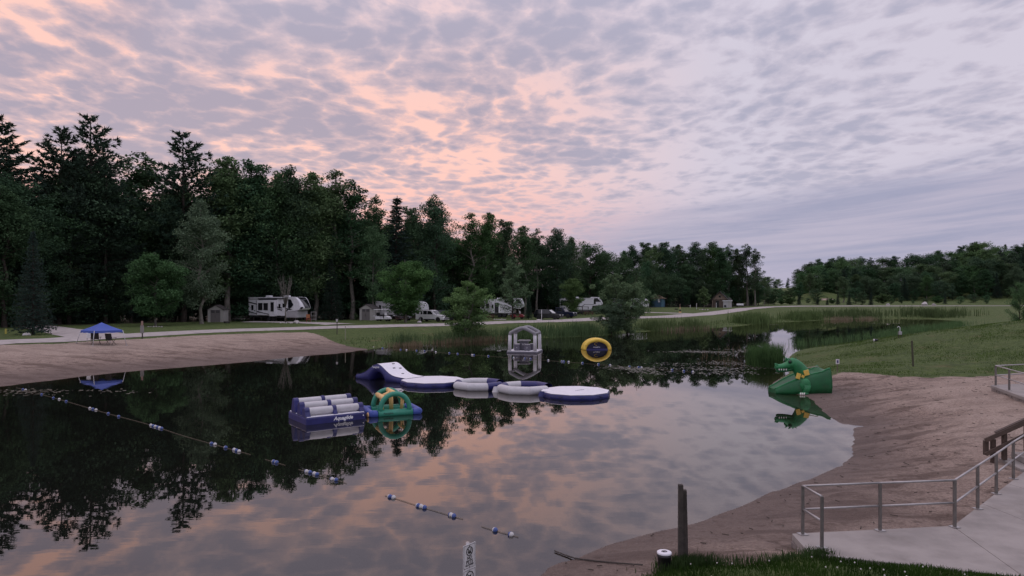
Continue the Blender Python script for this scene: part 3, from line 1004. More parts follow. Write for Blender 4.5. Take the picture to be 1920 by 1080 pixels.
def deciduous(seed, Ht, W, base, shape, nl, leaf, m_leaf, m_bark, per=85, stems=1, gap=0.0, clump=0.085, droop=0.0, trunk_r=None):
    rs = np.random.default_rng(seed)
    mb = MB()
    cs, rad = [], []
    tr = trunk_r or Ht * 0.014
    for st in range(stems):
        a0 = rs.uniform(0, 6.28)
        spread = 0 if stems == 1 else W * rs.uniform(0.15, 0.4)
        pts = []
        hgt = Ht * (1 if st == 0 else rs.uniform(0.7, 0.95))
        for i in range(9):
            s = i / 8
            wob = Ht * 0.012
            pts.append((math.cos(a0) * spread * s + rs.normal(0, wob) * (i > 0), math.sin(a0) * spread * s + rs.normal(0, wob) * (i > 0), hgt * 0.96 * s))
        mb.tube(pts, [tr * (1.25 if i == 0 else 1) * (1 - 0.9 * i / 8) + 0.012 for i in range(9)], 7, caps=False)
        P_ = np.array(pts)
        for j in range(nl // stems):
            t_ = base + (1 - base) * ((j + rs.uniform(0, 1)) / (nl // stems))
            t_ = min(t_, 0.99)
            z0 = np.array([np.interp(t_ * 0.9, np.linspace(0, 1, 9), P_[:, q]) for q in range(3)])
            tt = (t_ - base) / (1 - base)
            if shape == 'round':
                r_ = math.sin(math.pi * min(1, 0.12 + 0.86 * tt)) ** 0.6
            elif shape == 'oval':
                r_ = (math.sin(math.pi * (0.10 + 0.84 * tt ** 0.9))) ** 0.75
            elif shape == 'poplar':
                r_ = (0.55 + 0.45 * math.sin(math.pi * min(1, tt * 1.1))) * (1 - tt ** 3 * 0.75)
            else:
                r_ = (1 - tt) ** 0.75 * 0.95 + 0.08
            L = W / 2 * r_ * rs.uniform(0.62, 1.18)
            a = rs.uniform(0, 6.28)
            up = rs.uniform(0.15, 0.7) * (1 - droop)
            end = z0 + np.array([math.cos(a) * L, math.sin(a) * L, L * up - droop * L * 0.5])
            lim_z = Ht * (0.97 - 0.22 * min(1.0, math.hypot(end[0], end[1]) / (W / 2)) ** 1.3) * rs.uniform(0.97, 1.0)
            if end[2] > lim_z:
                end[2] = lim_z
            mid = (z0 + end) / 2 + np.array([0, 0, L * 0.08])
            mb.tube([tuple(z0), tuple(mid), tuple(end)], [tr * 0.38 * (1 - 0.7 * t_) + 0.01, tr * 0.22 * (1 - 0.6 * t_) + 0.008, 0.006], 5, caps=False)
            for c in range(3):
                f = (1.0, 0.68, 0.4)[c]
                pc = z0 + (end - z0) * f + rs.normal(0, Ht * 0.012, 3)
                cs.append(pc)
                rad.append(Ht * clump * rs.uniform(0.6, 1.25) * (0.85 if c else 1.0))
    if shape in ('poplar', 'cone', 'oval'):
        for q_ in range(26):
            f_ = 0.72 + 0.28 * (q_ + rs.uniform(0, 1)) / 26
            sp = W * 0.25 * ((1.02 - f_) / 0.30) ** 0.6
            cs.append(np.array([pts[-1][0] * f_ + rs.normal(0, sp), pts[-1][1] * f_ + rs.normal(0, sp), Ht * (f_ - 0.02 - 0.05 * rs.uniform(0, 1) ** 2)]))
            rad.append(Ht * clump * (0.50 + 1.8 * (1 - f_)) * rs.uniform(0.7, 1.1))
    cs, rad = np.array(cs), np.array(rad)
    kp = (rs.uniform(0, 1, len(cs)) > gap) | (np.arange(len(cs)) > len(cs) - 12)
    cs, rad = cs[kp], rad[kp]
    n = len(cs)
    dirs = rs.normal(0, 1, (n, per, 3))
    dirs /= np.linalg.norm(dirs, axis=2)[:, :, None]
    rr_ = rs.uniform(0.15, 1, (n, per, 1)) ** 0.55
    pos = cs[:, None, :] + dirs * rr_ * rad[:, None, None] * np.array([1.15, 1.15, 0.72])
    pos = pos.reshape(-1, 3)
    Vv, Ff = leaf_cards(pos, np.array([0, 0, 1.4]), leaf, rs)
    return mb_only('trunk', mb, m_bark), mesh_only('crown', Vv, Ff, m_leaf), Ht


def conifer(seed, Ht, W, base, kind, m_leaf, m_bark):
    rs = np.random.default_rng(seed)
    mb = MB()
    tr = Ht * 0.0125
    lean = rs.normal(0, Ht * 0.008, 2)
    pts = [(lean[0] * (i / 8) ** 2, lean[1] * (i / 8) ** 2, Ht * i / 8) for i in range(9)]
    mb.tube(pts, [tr * (1 - 0.93 * i / 8) + 0.01 for i in range(9)], 7, caps=False)
    pos, dr = [], []
    z = base * Ht
    step = Ht * (0.034 if kind == 'pine' else 0.020)
    while z < Ht * 0.985:
        t_ = (z / Ht - base) / (1 - base)
        if kind == 'pine':
            env = W / 2 * (min(1, 0.45 + 1.5 * t_) if t_ < 0.35 else (1 - t_) ** 0.62 * 1.28) * 0.95
            nb = rs.integers(5, 8)
        else:
            env = W / 2 * ((1 - t_) ** 0.9 + 0.03)
            nb = rs.integers(6, 9)
        a0 = rs.uniform(0, 6.28)
        for q in range(nb):
            a = a0 + q * 6.283 / nb + rs.normal(0, 0.25)
            L = env * rs.uniform(0.55, 1.15) if kind == 'pine' else env * rs.uniform(0.75, 1.12)
            if L < 0.12:
                L = 0.12
            if kind == 'pine' and rs.uniform() < 0.13:
                continue
            zz = z + rs.normal(0, step * 0.3)
            rise = (0.06 + 0.95 * t_ ** 2.2) if kind == 'pine' else (-0.28 + 0.75 * t_ ** 2)
            ux, uy = math.cos(a), math.sin(a)
            cx, cy = lean[0] * (zz / Ht) ** 2, lean[1] * (zz / Ht) ** 2

            def at_(s):
                curl = (0.10 * s * s if kind == 'pine' else 0.16 * s ** 2) * L
                return np.array([cx + ux * L * s, cy + uy * L * s, zz + rise * L * s + curl])
            mb.tube([tuple(at_(0)), tuple(at_(0.55)), tuple(at_(1))], [0.012 * L + 0.012, 0.008 * L + 0.008, 0.005], 4, caps=False)
            nt_ = max(3, int(L * (5.4 if kind == 'pine' else 5.2)))
            for j in range(nt_):
                s = (0.28 + 0.72 * (j + rs.uniform(0, 1)) / nt_) if kind == 'pine' else (0.10 + 0.90 * (j + rs.uniform(0, 1)) / nt_)
                lat = rs.normal(0, 0.20 * L * (1.15 - s * 0.7))
                p = at_(s) + np.array([-uy * lat, ux * lat, rs.normal(0, 0.05 * L)])
                pos.append(p)
                o = np.array([ux - uy * np.sign(lat) * 0.7, uy + ux * np.sign(lat) * 0.7, 0.55 if kind == 'pine' else -0.12])
                dr.append(o / np.linalg.norm(o))
        z += step * rs.uniform(0.75, 1.25)
    pos, dr = np.array(pos), np.array(dr)
    nn = 10 if kind == 'pine' else 8
    N = len(pos)
    jit = rs.normal(0, 0.55, (N, nn, 3)) + dr[:, None, :]
    jit /= np.linalg.norm(jit, axis=2)[:, :, None]
    ln = (0.58 if kind == 'pine' else 0.36) * (Ht / 24) ** 0.5 * rs.uniform(0.6, 1.2, (N, nn, 1))
    wd = (0.09 if kind == 'pine' else 0.065) * (Ht / 24) ** 0.4
    side = np.cross(jit, rs.normal(0, 1, (N, nn, 3)))
    side /= np.linalg.norm(side, axis=2)[:, :, None]
    p0 = pos[:, None, :] - jit * ln * 0.15
    tri = np.stack([p0 - side * wd, p0 + side * wd, p0 + jit * ln], 2).reshape(-1, 3)
    Ff = np.arange(len(tri)).reshape(-1, 3)
    return mb_only('trunk', mb, m_bark), mesh_only('crown', tri, Ff, m_leaf), Ht


PROTO = {
    'pine1': conifer(11, 26, 9.5, 0.34, 'pine', F_PINE, bark_g),
    'pine2': conifer(12, 26, 10.5, 0.28, 'pine', F_PINE, bark_d),
    'pine3': conifer(13, 26, 9.0, 0.05, 'pine', F_PINE, bark_d),
    'spruce1': conifer(14, 16, 6.0, 0.05, 'spruce', F_SPRUCE, bark_d),
    'spruce2': conifer(15, 16, 5.0, 0.07, 'spruce', F_SPRUCE, bark_d),
    'oval1': deciduous(21, 20, 8.0, 0.10, 'oval', 44, 0.165, F_DARK, bark_d, per=125),
    'oval2': deciduous(22, 20, 9.0, 0.06, 'oval', 48, 0.165, F_DARK, bark_d, per=125),
    'oval3': deciduous(23, 20, 8.0, 0.20, 'oval', 42, 0.17, F_MID, bark_g, per=120),
    'sparse1': deciduous(24, 20, 6.0, 0.30, 'poplar', 30, 0.165, F_DARK, bark_g, per=75, gap=0.30, clump=0.06),
    'sparse2': deciduous(25, 20, 5.2, 0.35, 'poplar', 30, 0.16, F_MID, bark_b, per=65, gap=0.30, clump=0.06),
    'poplar1': deciduous(26, 20, 5.6, 0.18, 'poplar', 40, 0.16, F_MID, bark_g, per=120, clump=0.07),
    'poplar2': deciduous(27, 20, 6.4, 0.07, 'poplar', 44, 0.16, F_DARK, bark_d, per=120, clump=0.072),
    'round1': deciduous(28, 14, 11.0, 0.03, 'round', 46, 0.15, F_DARK, bark_d, per=125, clump=0.095),
    'round2': deciduous(29, 14, 12.0, 0.02, 'round', 48, 0.15, F_MID, bark_d, per=125, clump=0.095),
    'maple': deciduous(30, 9, 6.4, 0.15, 'round', 60, 0.13, F_LIGHT, bark_g, per=150, clump=0.095),
    'maple2': deciduous(31, 9, 6.4, 0.12, 'round', 60, 0.13, F_LIGHT2, bark_g, per=150, clump=0.095),
    'birch': deciduous(32, 17, 6.8, 0.16, 'oval', 44, 0.13, F_GREY, bark_b, per=120, gap=0.05, clump=0.07),
    'willow': deciduous(33, 7, 5.0, 0.06, 'oval', 42, 0.105, F_WILLOW, bark_g, per=130, stems=4, clump=0.095, trunk_r=0.07),
    'willow2': deciduous(34, 7, 6.2, 0.04, 'oval', 50, 0.11, F_GREY, bark_d, per=120, stems=5, clump=0.10, trunk_r=0.07),
    'larch': deciduous(35, 10, 6.2, 0.14, 'cone', 60, 0.10, F_GREY, bark_d, per=70, clump=0.06),
    'shrub': deciduous(36, 4, 4.6, 0.02, 'round', 30, 0.12, F_MID, bark_d, per=90, stems=3, clump=0.13, trunk_r=0.04),
    'young': deciduous(37, 5, 2.6, 0.25, 'poplar', 30, 0.10, F_LIGHT, bark_g, per=60, clump=0.09),
}


def plant(kind, name, label, x, y, h, group=None, ws=1.0, cat='tree', rz=None, z=None, lean=(0, 0)):
    tm, cm, Hp = PROTO[kind]
    s = h / Hp
    o = thing(name, label, cat, (x, y, (gz(x, y) if z is None else z) - 0.04), random.uniform(0, 6.28) if rz is None else rz, group)
    o.scale = (s * ws, s * ws, s)
    o.rotation_euler[0], o.rotation_euler[1] = lean
    for nm, me in (('trunk', tm), ('crown', cm)):
        c = bpy.data.objects.new(nm, me)
        COL.objects.link(c)
        c.parent = o
    return o


def plant_px(kind, name, label, px, top, Y, group=None, ws=1.0, cat='tree', **kw):
    p = P3(px, top, Y)
    z = gz(p.x, p.y)
    return plant(kind, name, label, p.x, p.y, p.z - z, group, ws, cat, z=z, **kw)


FOREST = []


def name_wood():
    words = ['first', 'second', 'third', 'fourth', 'fifth', 'sixth', 'seventh', 'eighth', 'ninth', 'tenth', 'eleventh', 'twelfth', 'thirteenth', 'fourteenth', 'fifteenth', 'sixteenth', 'seventeenth', 'eighteenth']
    sets = {}
    for o_, px_, kind_, row_, zone_ in FOREST:
        sets.setdefault((kind_, row_, zone_), []).append((px_, o_))
    for (kind_, row_, zone_), lst in sets.items():
        lst.sort(key=lambda e: e[0])
        for i_, (_, o_) in enumerate(lst):
            if len(lst) == 1:
                o_['label'] = f'the only {kind_} in the {row_} {zone_}'
            else:
                o_['label'] = f'{words[min(i_, len(words) - 1)]} {kind_} from left in {row_} {zone_}'


def zoneL(px_):
    for lim_, z_ in [(130, 'behind the far-left spruce'), (255, 'behind the blue canopy'), (440, 'behind the first shed'), (600, 'behind the striped black-and-white camper'), (735, 'behind the second shed'), (850, 'behind the white car'),
                     (985, 'behind the open-door camper'), (1120, 'behind the dark cars'), (1220, 'behind the large willow'), (1310, 'behind the blue cabin')]:
        if px_ < lim_:
            return z_
    return 'behind the brown cabin'


def zoneR(px_):
    for lim_, z_ in [(1500, 'at the low left end'), (1640, 'above the small spruces'), (1760, 'above the pale boulder'), (1860, 'right of the pale boulder')]:
        if px_ < lim_:
            return z_
    return 'at the right edge'


# --- the trees one can single out on the skyline of the left wood
sky_trees = [
    ('pine1', 'pine_tree', 'tall dark pine cut off by the left picture edge', -8, 226, 93, 1.15),
    ('pine1', 'pine_tree', 'tall pine with bare lower trunk beside the highest pine', 112, 244, 99, 1.0),
    ('pine2', 'pine_tree', 'highest pine of the wood with a long bough reaching right', 172, 220, 101, 0.95),
    ('sparse1', 'forest_tree', 'thin see-through leafy tree right of the highest pine', 268, 280, 110, 1.3),
    ('pine2', 'pine_tree', 'broad bushy pine standing above the grey-green birch', 345, 251, 107, 1.05),
    ('poplar1', 'forest_tree', 'narrow leafy tree just right of the broad bushy pine', 427, 279, 110, 1.0),
    ('poplar2', 'forest_tree', 'second narrow leafy tree right of the broad bushy pine', 470, 292, 112, 0.9),
    ('oval3', 'forest_tree', 'round topped leafy tree behind the black and white camper', 520, 314, 113, 0.75),
    ('oval1', 'forest_tree', 'leafy tree with jagged top above the camper nose', 549, 309, 114, 0.7),
    ('poplar1', 'forest_tree', 'upright leafy tree over the gap right of the camper', 590, 314, 115, 0.9),
    ('sparse2', 'forest_tree', 'thin airy tree top with sky showing through its leaves', 630, 312, 117, 1.0),
    ('sparse1', 'forest_tree', 'airy tree on the falling skyline above the second shed', 661, 331, 118, 1.0),
    ('sparse2', 'forest_tree', 'slender pointed tree top left of the dark spruce shape', 705, 361, 121, 0.7),
    ('spruce2', 'spruce_tree', 'dark pointed spruce on the skyline above the light maple', 741, 367, 122, 1.5),
    ('poplar2', 'forest_tree', 'small pointed tree top right of the dark spruce', 769, 380, 124, 0.7),
    ('oval2', 'forest_tree', 'broad dark leafy tree rising above the shore willow', 816, 362, 127, 0.75),
    ('sparse2', 'forest_tree', 'pale thin birch-like tree top left of a dark one', 884, 394, 136, 1.0),
    ('poplar1', 'forest_tree', 'dark upright tree top above the grey cabin trailer', 912, 391, 138, 0.75),
    ('poplar2', 'forest_tree', 'leafy tree over the grey-green larch', 945, 406, 142, 0.9),
    ('poplar1', 'forest_tree', 'leafy tree above the dark parked cars', 984, 416, 146, 0.85),
    ('sparse1', 'forest_tree', 'small leafy top right above the dark parked cars', 1006, 425, 150, 0.8),
    ('oval1', 'forest_tree', 'wide leafy tree above the white camper with black stripe', 1045, 425, 152, 0.8),
    ('oval3', 'forest_tree', 'leafy shoulder tree on the slope of the skyline', 1070, 440, 156, 0.7),
    ('round1', 'forest_tree', 'dark round tree top above the large willow bush', 1106, 448, 162, 0.8),
    ('oval2', 'forest_tree', 'low leafy tree in the dip of the skyline', 1132, 468, 166, 0.9),
    ('round1', 'forest_tree', 'broad low tree behind the top of the large willow bush', 1158, 474, 170, 1.0),
]
for kd, nm, lb, px, py, Y, ws in sky_trees:
    plant_px(kd, nm, lb, px, py, Y, ws=ws * (1.15 if kd[:4] != 'pine' else 1.22))
row = [(1172, 466), (1188, 458), (1211, 450), (1229, 456), (1247, 449), (1262, 460), (1276, 454), (1301, 452), (1318, 462), (1336, 450), (1352, 460), (1366, 455), (1384, 462), (1401, 455), (1416, 464)]
for i, (px, py) in enumerate(row):
    ob = plant_px(['poplar1', 'oval1', 'poplar2', 'oval3', 'poplar2', 'sparse1'][i % 6] if i < 13 else 'sparse1', 'forest_tree', 'tall leafy tree in the even row behind the little cabin', px, py, random.uniform(206, 222), 'row of tall trees behind the cabin', random.uniform(0.9, 1.15))
    FOREST.append((ob, px, 'tall tree', 'even row', 'behind the little cabin'))
# --- body of the wood: rows behind and below the skyline
sk_x = [-300, -100, 0, 60, 112, 172, 230, 268, 300, 345, 400, 427, 470, 549, 630, 661, 705, 741, 770, 816, 860, 912, 945, 984, 1045, 1106, 1136, 1172, 1247, 1336, 1416, 1432]
sk_y = [230, 240, 235, 330, 250, 225, 300, 285, 300, 255, 320, 285, 297, 312, 320, 340, 370, 372, 385, 368, 410, 396, 410, 420, 430, 452, 475, 470, 455, 455, 468, 480]
LB = 'dark tree in the close-grown wood behind the campsites'
kinds = ['oval1', 'oval2', 'poplar2', 'oval3', 'pine3', 'oval1', 'oval2', 'spruce1', 'oval3']
px = -330.0
i = 0
while px < 1425:
    for rowi, (dy, drop) in enumerate([(2.5, 46), (9, 30)] + ([(15, 22)] if px > 1120 else [])):
        q = px + random.uniform(-9, 9) + rowi * 9
        Y = edgeY(q) + dy + random.uniform(-1.5, 1.5)
        if q > 1160:
            Y += 6
        top = float(np.interp(q, sk_x, sk_y)) + drop * random.uniform(0.8, 1.9)
        if q < 420:
            top += 25
        if top > 545:
            top = 520
        kd = kinds[(i * 5 + rowi * 3) % len(kinds)]
        if q < 420 and rowi != 1:
            kd = ['pine3', 'spruce1', 'oval2', 'pine3'][i % 4]
        nm = {'p': 'forest_tree', 'o': 'forest_tree', 's': 'spruce_tree'}[kd[0]] if not kd.startswith('pine') else 'pine_tree'
        lb = 'dark conifer in the close-grown wood behind the campsites' if kd.startswith(('pine', 'spruce')) else LB
        ob = plant_px(kd, nm, lb, q, top, Y, 'conifers of the left wood' if 'conifer' in lb else 'trees of the left wood', random.uniform(0.95, 1.3))
        FOREST.append((ob, q, 'dark conifer' if 'conifer' in lb else 'leafy tree', ['front row', 'rear row', 'hindmost row'][rowi], zoneL(q)))
        i += 1
    px += 26 if px < 900 else 23
# understorey along the edge of the wood
px = -220.0
while px < 1425:
    q = px + random.uniform(-10, 10)
    Y = edgeY(q) + random.uniform(2.0, 5.0) + (5 if q > 1160 else 0)
    kd = random.choice(['round1', 'round2', 'spruce1', 'round1', 'spruce2'])
    if 375 < q < 432:
        px += 21
        continue
    top = random.uniform(470, 525) if q < 900 else random.uniform(500, 540)
    if q < 250:
        top -= 20
    con = kd.startswith('spruce')
    ob = plant_px(kd, 'spruce_tree' if con else 'understorey_tree', 'low dark spruce in the shade along the wood edge' if con else 'low dark leafy tree in the shade along the wood edge', q, top, Y, 'spruces along the wood edge' if con else 'low trees along the wood edge', random.uniform(0.8, 1.15))
    FOREST.append((ob, q, 'low spruce' if con else 'low tree', 'wood edge', zoneL(q)))
    px += 21
# --- single trees in front of the wood
plant_px('spruce1', 'spruce_tree', 'dark spruce on the grass island at far left', 62, 432, 67, ws=1.05)
plant_px('oval2', 'forest_tree', 'dark leafy tree at the left picture edge behind the spruce', 8, 345, 84, ws=1.1)
plant_px('maple2', 'maple_tree', 'rounded green maple beside the lane, right of the blue canopy', 292, 468, 89, ws=0.92)
plant_px('birch', 'birch_tree', 'tall grey-green birch with pale leaning trunk by the first shed', 378, 372, 97, ws=0.95)
plant_px('pine3', 'pine_tree', 'pine with pale bough tips behind the camper roof', 497, 392, 113, ws=0.95)
plant_px('spruce1', 'spruce_tree', 'dark spruce standing right of the black and white camper', 622, 478, 114, ws=1.1)
plant_px('oval3', 'forest_tree', 'leafy tree with speckled light leaves above the second shed', 700, 418, 117, ws=0.75)
plant_px('maple', 'maple_tree', 'round light green maple in front of the half hidden trailer', 761, 481, 103)
plant_px('willow', 'willow_bush', 'bright green willow standing in the dry reeds on the shore', 868, 522, 80, ws=1.05, cat='bush')
plant_px('larch', 'larch_tree', 'grey-green pointed tree between trailer and dark cars', 961, 484, 120, ws=0.95)
plant_px('spruce2', 'spruce_tree', 'small dark spruce beside the black car', 991, 552, 118, ws=1.3)
plant_px('maple', 'young_maple', 'light green young tree in front of the striped white camper', 1075, 517, 137, ws=0.75)
plant_px('willow2', 'willow_bush', 'largest willow bush, on the shore right of the yellow float', 1176, 512, 96, ws=0.8, cat='bush')
plant_px('willow2', 'willow_bush', 'lower willow bush at the left foot of the largest one', 1148, 560, 95, ws=1.0, cat='bush')
plant_px('young', 'young_tree', 'small light green tree left of the little cabin', 1320, 536, 180, ws=0.95)
plant_px('round2', 'bush', 'rounded bush at the right picture edge behind the grass rise', 1912, 522, 78, ws=0.62, cat='bush')
plant_px('shrub', 'shrub', 'pale shrub left of the second shed', 668, 585, 115, ws=0.5, cat='shrub')

# --- right: small spruces along the far lane, shrubs and the wooded hillside
for i, (px, py, Y) in enumerate([(1498, 549, 226), (1533, 551, 220), (1551, 556, 222), (1571, 545, 221), (1592, 546, 220), (1617, 545, 222), (1633, 547, 221), (1772, 548, 232)]):
    plant_px('round1' if i == 5 else ('spruce1', 'spruce2')[i % 2], 'spruce_tree' if i != 5 else 'round_bush',
             ['small spruce by itself at the left of the far lane', 'small dark spruce leading the row along the far lane', 'low spruce second in the row along the far lane', 'tallest small spruce in front of the bare bank', 'small spruce between the tallest one and a round bush',
              'round dark bush among the small spruces by the far lane', 'small spruce right of the round dark bush', 'dark spruce at the foot of the wooded hill'][i], px, py, Y, ws=1.15 if i != 5 else 0.9, cat='tree' if i != 5 else 'bush')
plant_px('poplar1', 'forest_tree', 'paler leafy tree in front of the bare bank', 1581, 516, 246, ws=1.5)
for px, py in [(1480, 550), (1515, 556), (1530, 538), (1605, 535), (1655, 548), (1672, 556), (1690, 552), (1712, 560), (1735, 556), (1758, 552), (1800, 552), (1825, 548), (1850, 550), (1450, 548), (1465, 556), (1560, 556)]:
    ob = plant_px(random.choice(['round2', 'round1', 'shrub']), 'shrub', 'shrub in the scrub at the foot of the wooded hill', px, py + 2, random.uniform(232, 246), 'shrubs at the foot of the hill', random.uniform(1.0, 1.5), cat='shrub')
    FOREST.append((ob, px, 'shrub', 'scrub at the hill foot', zoneR(px)))
hill_x = [1380, 1425, 1470, 1488, 1510, 1540, 1585, 1640, 1700, 1745, 1770, 1800, 1840, 1880, 1925, 2050]
hill_y = [512, 512, 511, 506, 492, 481, 474, 478, 474, 471, 465, 456, 447, 452, 449, 440]
for rowi, (Y0, drop) in enumerate([(262, 62), (272, 40), (288, 20), (310, 2)]):
    px = 1400 + rowi * 7 if rowi > 1 else 1500 + rowi * 5
    while px < 2030:
        top = float(np.interp(px, hill_x, hill_y)) + drop * (0.55 if px < 1600 else 1.0) * random.uniform(0.7, 1.15) + random.uniform(-3, 5)
        Y = Y0 + random.uniform(-4, 4)
        if px < 1484:
            Y, top = Y + 480, top + 6
        con = random.random() < 0.13
        top = min(top, 545)
        if not (1525 < px < 1565 and rowi == 0):
            ob = plant_px(random.choice(['spruce1', 'pine3']) if con else random.choice(['oval1', 'oval2', 'oval3', 'round1', 'poplar2', 'round2']), 'pine_tree' if con else 'forest_tree',
                     'conifer of the wooded hillside beyond the far lane' if con else 'leafy tree of the wooded hillside beyond the far lane', px, top, Y, 'conifers of the right hillside' if con else 'trees of the right hillside', random.uniform(1.0, 1.4))
            FOREST.append((ob, px, 'conifer' if con else 'leafy tree', ['lowest', 'second', 'third', 'crest'][rowi] + ' hillside row', zoneR(px)))
        px += random.uniform(17, 25)

for px in range(1424, 1500, 7):
    ob = plant_px('round1' if px % 2 else 'round2', 'shrub', 'x', px + random.uniform(-2, 2), random.uniform(536, 546), random.uniform(285, 330), 'low trees in the gap between the woods', random.uniform(1.0, 1.5))
    FOREST.append((ob, px, 'low bushy tree', 'gap', 'between the two woods'))
name_wood()
# bare sapling in the ring of stones before the camper
mbt = MB()
random.seed(5)
mbt.tube([(0, 0, 0), (0.03, 0, 1.6), (0.0, 0.03, 3.0)], [0.10, 0.085, 0.06], 8)
o = thing('bare_sapling', 'leafless young tree with upright twigs in front of the camper', 'tree', tuple(P3(535, 608, 100)[:2]) + (gz(*P3(535, 608, 100)[:2]),))
mbt.build('trunk', bark_g, o)
mbt = MB()
for q in range(16):
    a = q * 2.4
    z0 = 2.2 + q * 0.06
    L = random.uniform(2.6, 4.4)
    e = (math.cos(a) * L * 0.26, math.sin(a) * L * 0.26, z0 + L)
    md = (math.cos(a) * L * 0.12, math.sin(a) * L * 0.12, z0 + L * 0.42)
    mbt.tube([(0, 0, z0), md, e], [0.045, 0.03, 0.008], 5)
    for w in range(3):
        f = random.uniform(0.3, 0.8)
        s = Vector(md).lerp(Vector(e), f)
        mbt.tube([s, s + Vector((random.uniform(-.3, .3), random.uniform(-.3, .3), random.uniform(0.5, 0.9)))], [0.014, 0.005], 4)
mbt.build('branch', bark_g, o)
# ================================================================== paints
navy = mat('vinyl_navy', (0.019, 0.021, 0.125), 0.40, var=0.16, scale=3, bump=0.4, bscale=7)
blue = mat('vinyl_blue', (0.045, 0.085, 0.34), 0.42, var=0.10, scale=3, bump=0.12, bscale=9)
vwhite = mat('vinyl_white', (0.80, 0.79, 0.83), 0.5, var=0.04, scale=4, bump=0.3, bscale=6, dirt=0.18)
vgrey = mat('vinyl_pale_grey', (0.55, 0.54, 0.55), 0.5, var=0.06, scale=4, bump=0.3, bscale=7, dirt=0.16)
vgreen = mat('vinyl_green', (0.035, 0.255, 0.165), 0.42, var=0.10, scale=3, bump=0.12, bscale=9)
vyellow = mat('vinyl_yellow', (0.80, 0.50, 0.20), 0.45, var=0.08, scale=3, bump=0.12, bscale=9)
vyellow2 = mat('vinyl_bright_yellow', (0.80, 0.55, 0.08), 0.42, var=0.10, scale=3, bump=0.10, bscale=7)
vdark = mat('vinyl_dark_grey', (0.105, 0.10, 0.125), 0.5, var=0.08, scale=4, bump=0.1, bscale=9)
vmid = mat('vinyl_mid_grey', (0.24, 0.235, 0.25), 0.5, var=0.08, scale=4, bump=0.1, bscale=9)
black = mat('black_plastic', (0.014, 0.014, 0.016), 0.5, var=0.1)
hole = mat('vent_black', (0.02, 0.02, 0.03), 0.7)
print_w = mat('print_white', (0.82, 0.82, 0.84), 0.6)
print_k = mat('print_black', (0.02, 0.02, 0.02), 0.6)
print_n = mat('print_navy', (0.03, 0.03, 0.13), 0.6)
rope_m = mat('rope', (0.16, 0.13, 0.09), 0.9, var=0.2, scale=20)


def catmull(pts, n=6):
    return resample([tuple(p) + (0,) * (3 - len(p)) for p in pts], 1e9) if n == 1 else _cm(pts, n)


def _cm(pts, n):
    pts = [Vector(p) for p in pts]
    out = []
    for i in range(len(pts) - 1):
        p0, p1, p2, p3 = pts[max(i - 1, 0)], pts[i], pts[i + 1], pts[min(i + 2, len(pts) - 1)]
        for q in range(n):
            s = q / n
            out.append(0.5 * ((2 * p1) + (-p0 + p2) * s + (2 * p0 - 5 * p1 + 4 * p2 - p3) * s * s + (-p0 + 3 * p1 - 3 * p2 + p3) * s ** 3))
    out.append(pts[-1])
    return out


def puff(mb, a, b_, r, mi=0, n=14, dome=True):
    """inflated log with domed ends"""
    a, b_ = Vector(a), Vector(b_)
    d = (b_ - a)
    L = d.length
    d.normalize()
    if dome:
        ks = [(0.0, 0.30), (0.25, 0.72), (0.6, 0.94), (1.0, 1.0)]
        pts = [a + d * (k_ * r * 0.6) for k_, _ in ks] + [a + d * (L / 2)] + [b_ - d * (k_ * r * 0.6) for k_, _ in reversed(ks)]
        rs = [r * s for _, s in ks] + [r * 1.01] + [r * s for _, s in reversed(ks)]
    else:
        pts, rs = [a, (a + b_) / 2, b_], [r, r * 1.01, r]
    mb.tube(pts, rs, n, mi)
    return mb


# ------------------------------------------------------------------ A: hurdle raft with logs
A0 = WZ(574, 797.5)
B0 = WZ(686, 785)
C0 = WZ(545, 782.5)
ax = (B0 - A0)
rotA = math.atan2(ax.y, ax.x)
LA, WA = ax.length, (C0 - A0).length
o = thing('hurdle_raft', 'navy and white inflatable raft with rows of grey log hurdles', 'inflatable', A0, rotA)
mb = MB()
mb.box((LA / 2, WA / 2, 0.11), (LA, WA, 0.34))
base = mb.build('base', navy, o, bevel=0.06)
mb = MB()
mb.box((LA / 2, WA / 2, 0.287), (LA - 0.10, WA - 0.10, 0.03))
mb.build('deck', vwhite, o, bevel=0.012)
rows = [(0.34, 0.28 + 0.20, 0.145), (0.92, 0.28 + 0.36, 0.135), (1.62, 0.28 + 0.44, 0.14)]
for yy, zz, rr_ in rows:
    yy *= WA / 2.2
    half = LA / 2
    for s in (0, 1):
        mb = MB()
        puff(mb, (0.09 + s * (half - 0.085), yy, zz), (half - 0.005 + s * (half - 0.085), yy, zz), rr_ * 1.04)
        mb.build('log', vgrey, o)
    for s in (0.12, half, LA - 0.12):
        mb = MB()
        zb = 0.29
        top = zz + rr_ * 0.95
        ring = []
        for q in range(13):
            w = math.pi * q / 12
            ring.append((yy + math.cos(w) * (rr_ + 0.012), zz + math.sin(w) * (rr_ + 0.03)))
        poly = [(yy + rr_ + 0.12, zb)] + ring + [(yy - rr_ - 0.12, zb)]
        wd = 0.11 if s in (0.12, LA - 0.12) else 0.085
        mb.prism(poly, s - wd, s + wd, 'x')
        mb.build('hurdle_end' if s != half else 'hurdle_middle', navy, o, bevel=0.03)
for q, yy in enumerate((0.55, 0.8, 1.05)):
    mb = MB()
    mb.tube([(0.05, yy, 0.31), (0.28, yy - 0.12, 0.315)], 0.012, 6)
    mb.build('strap', black, o)
text('lettering', 'Aquaglide', 0.205, print_w, o, (LA * 0.61, -0.004, 0.135), (R(90), 0, 0), shear=0.25, bold=0.006)
for px_ in (0.955,):
    mb = MB()
    mb.box((LA * px_, -0.003, 0.16), (0.045, 0.012, 0.05))
    mb.build('label_patch', print_w, o)

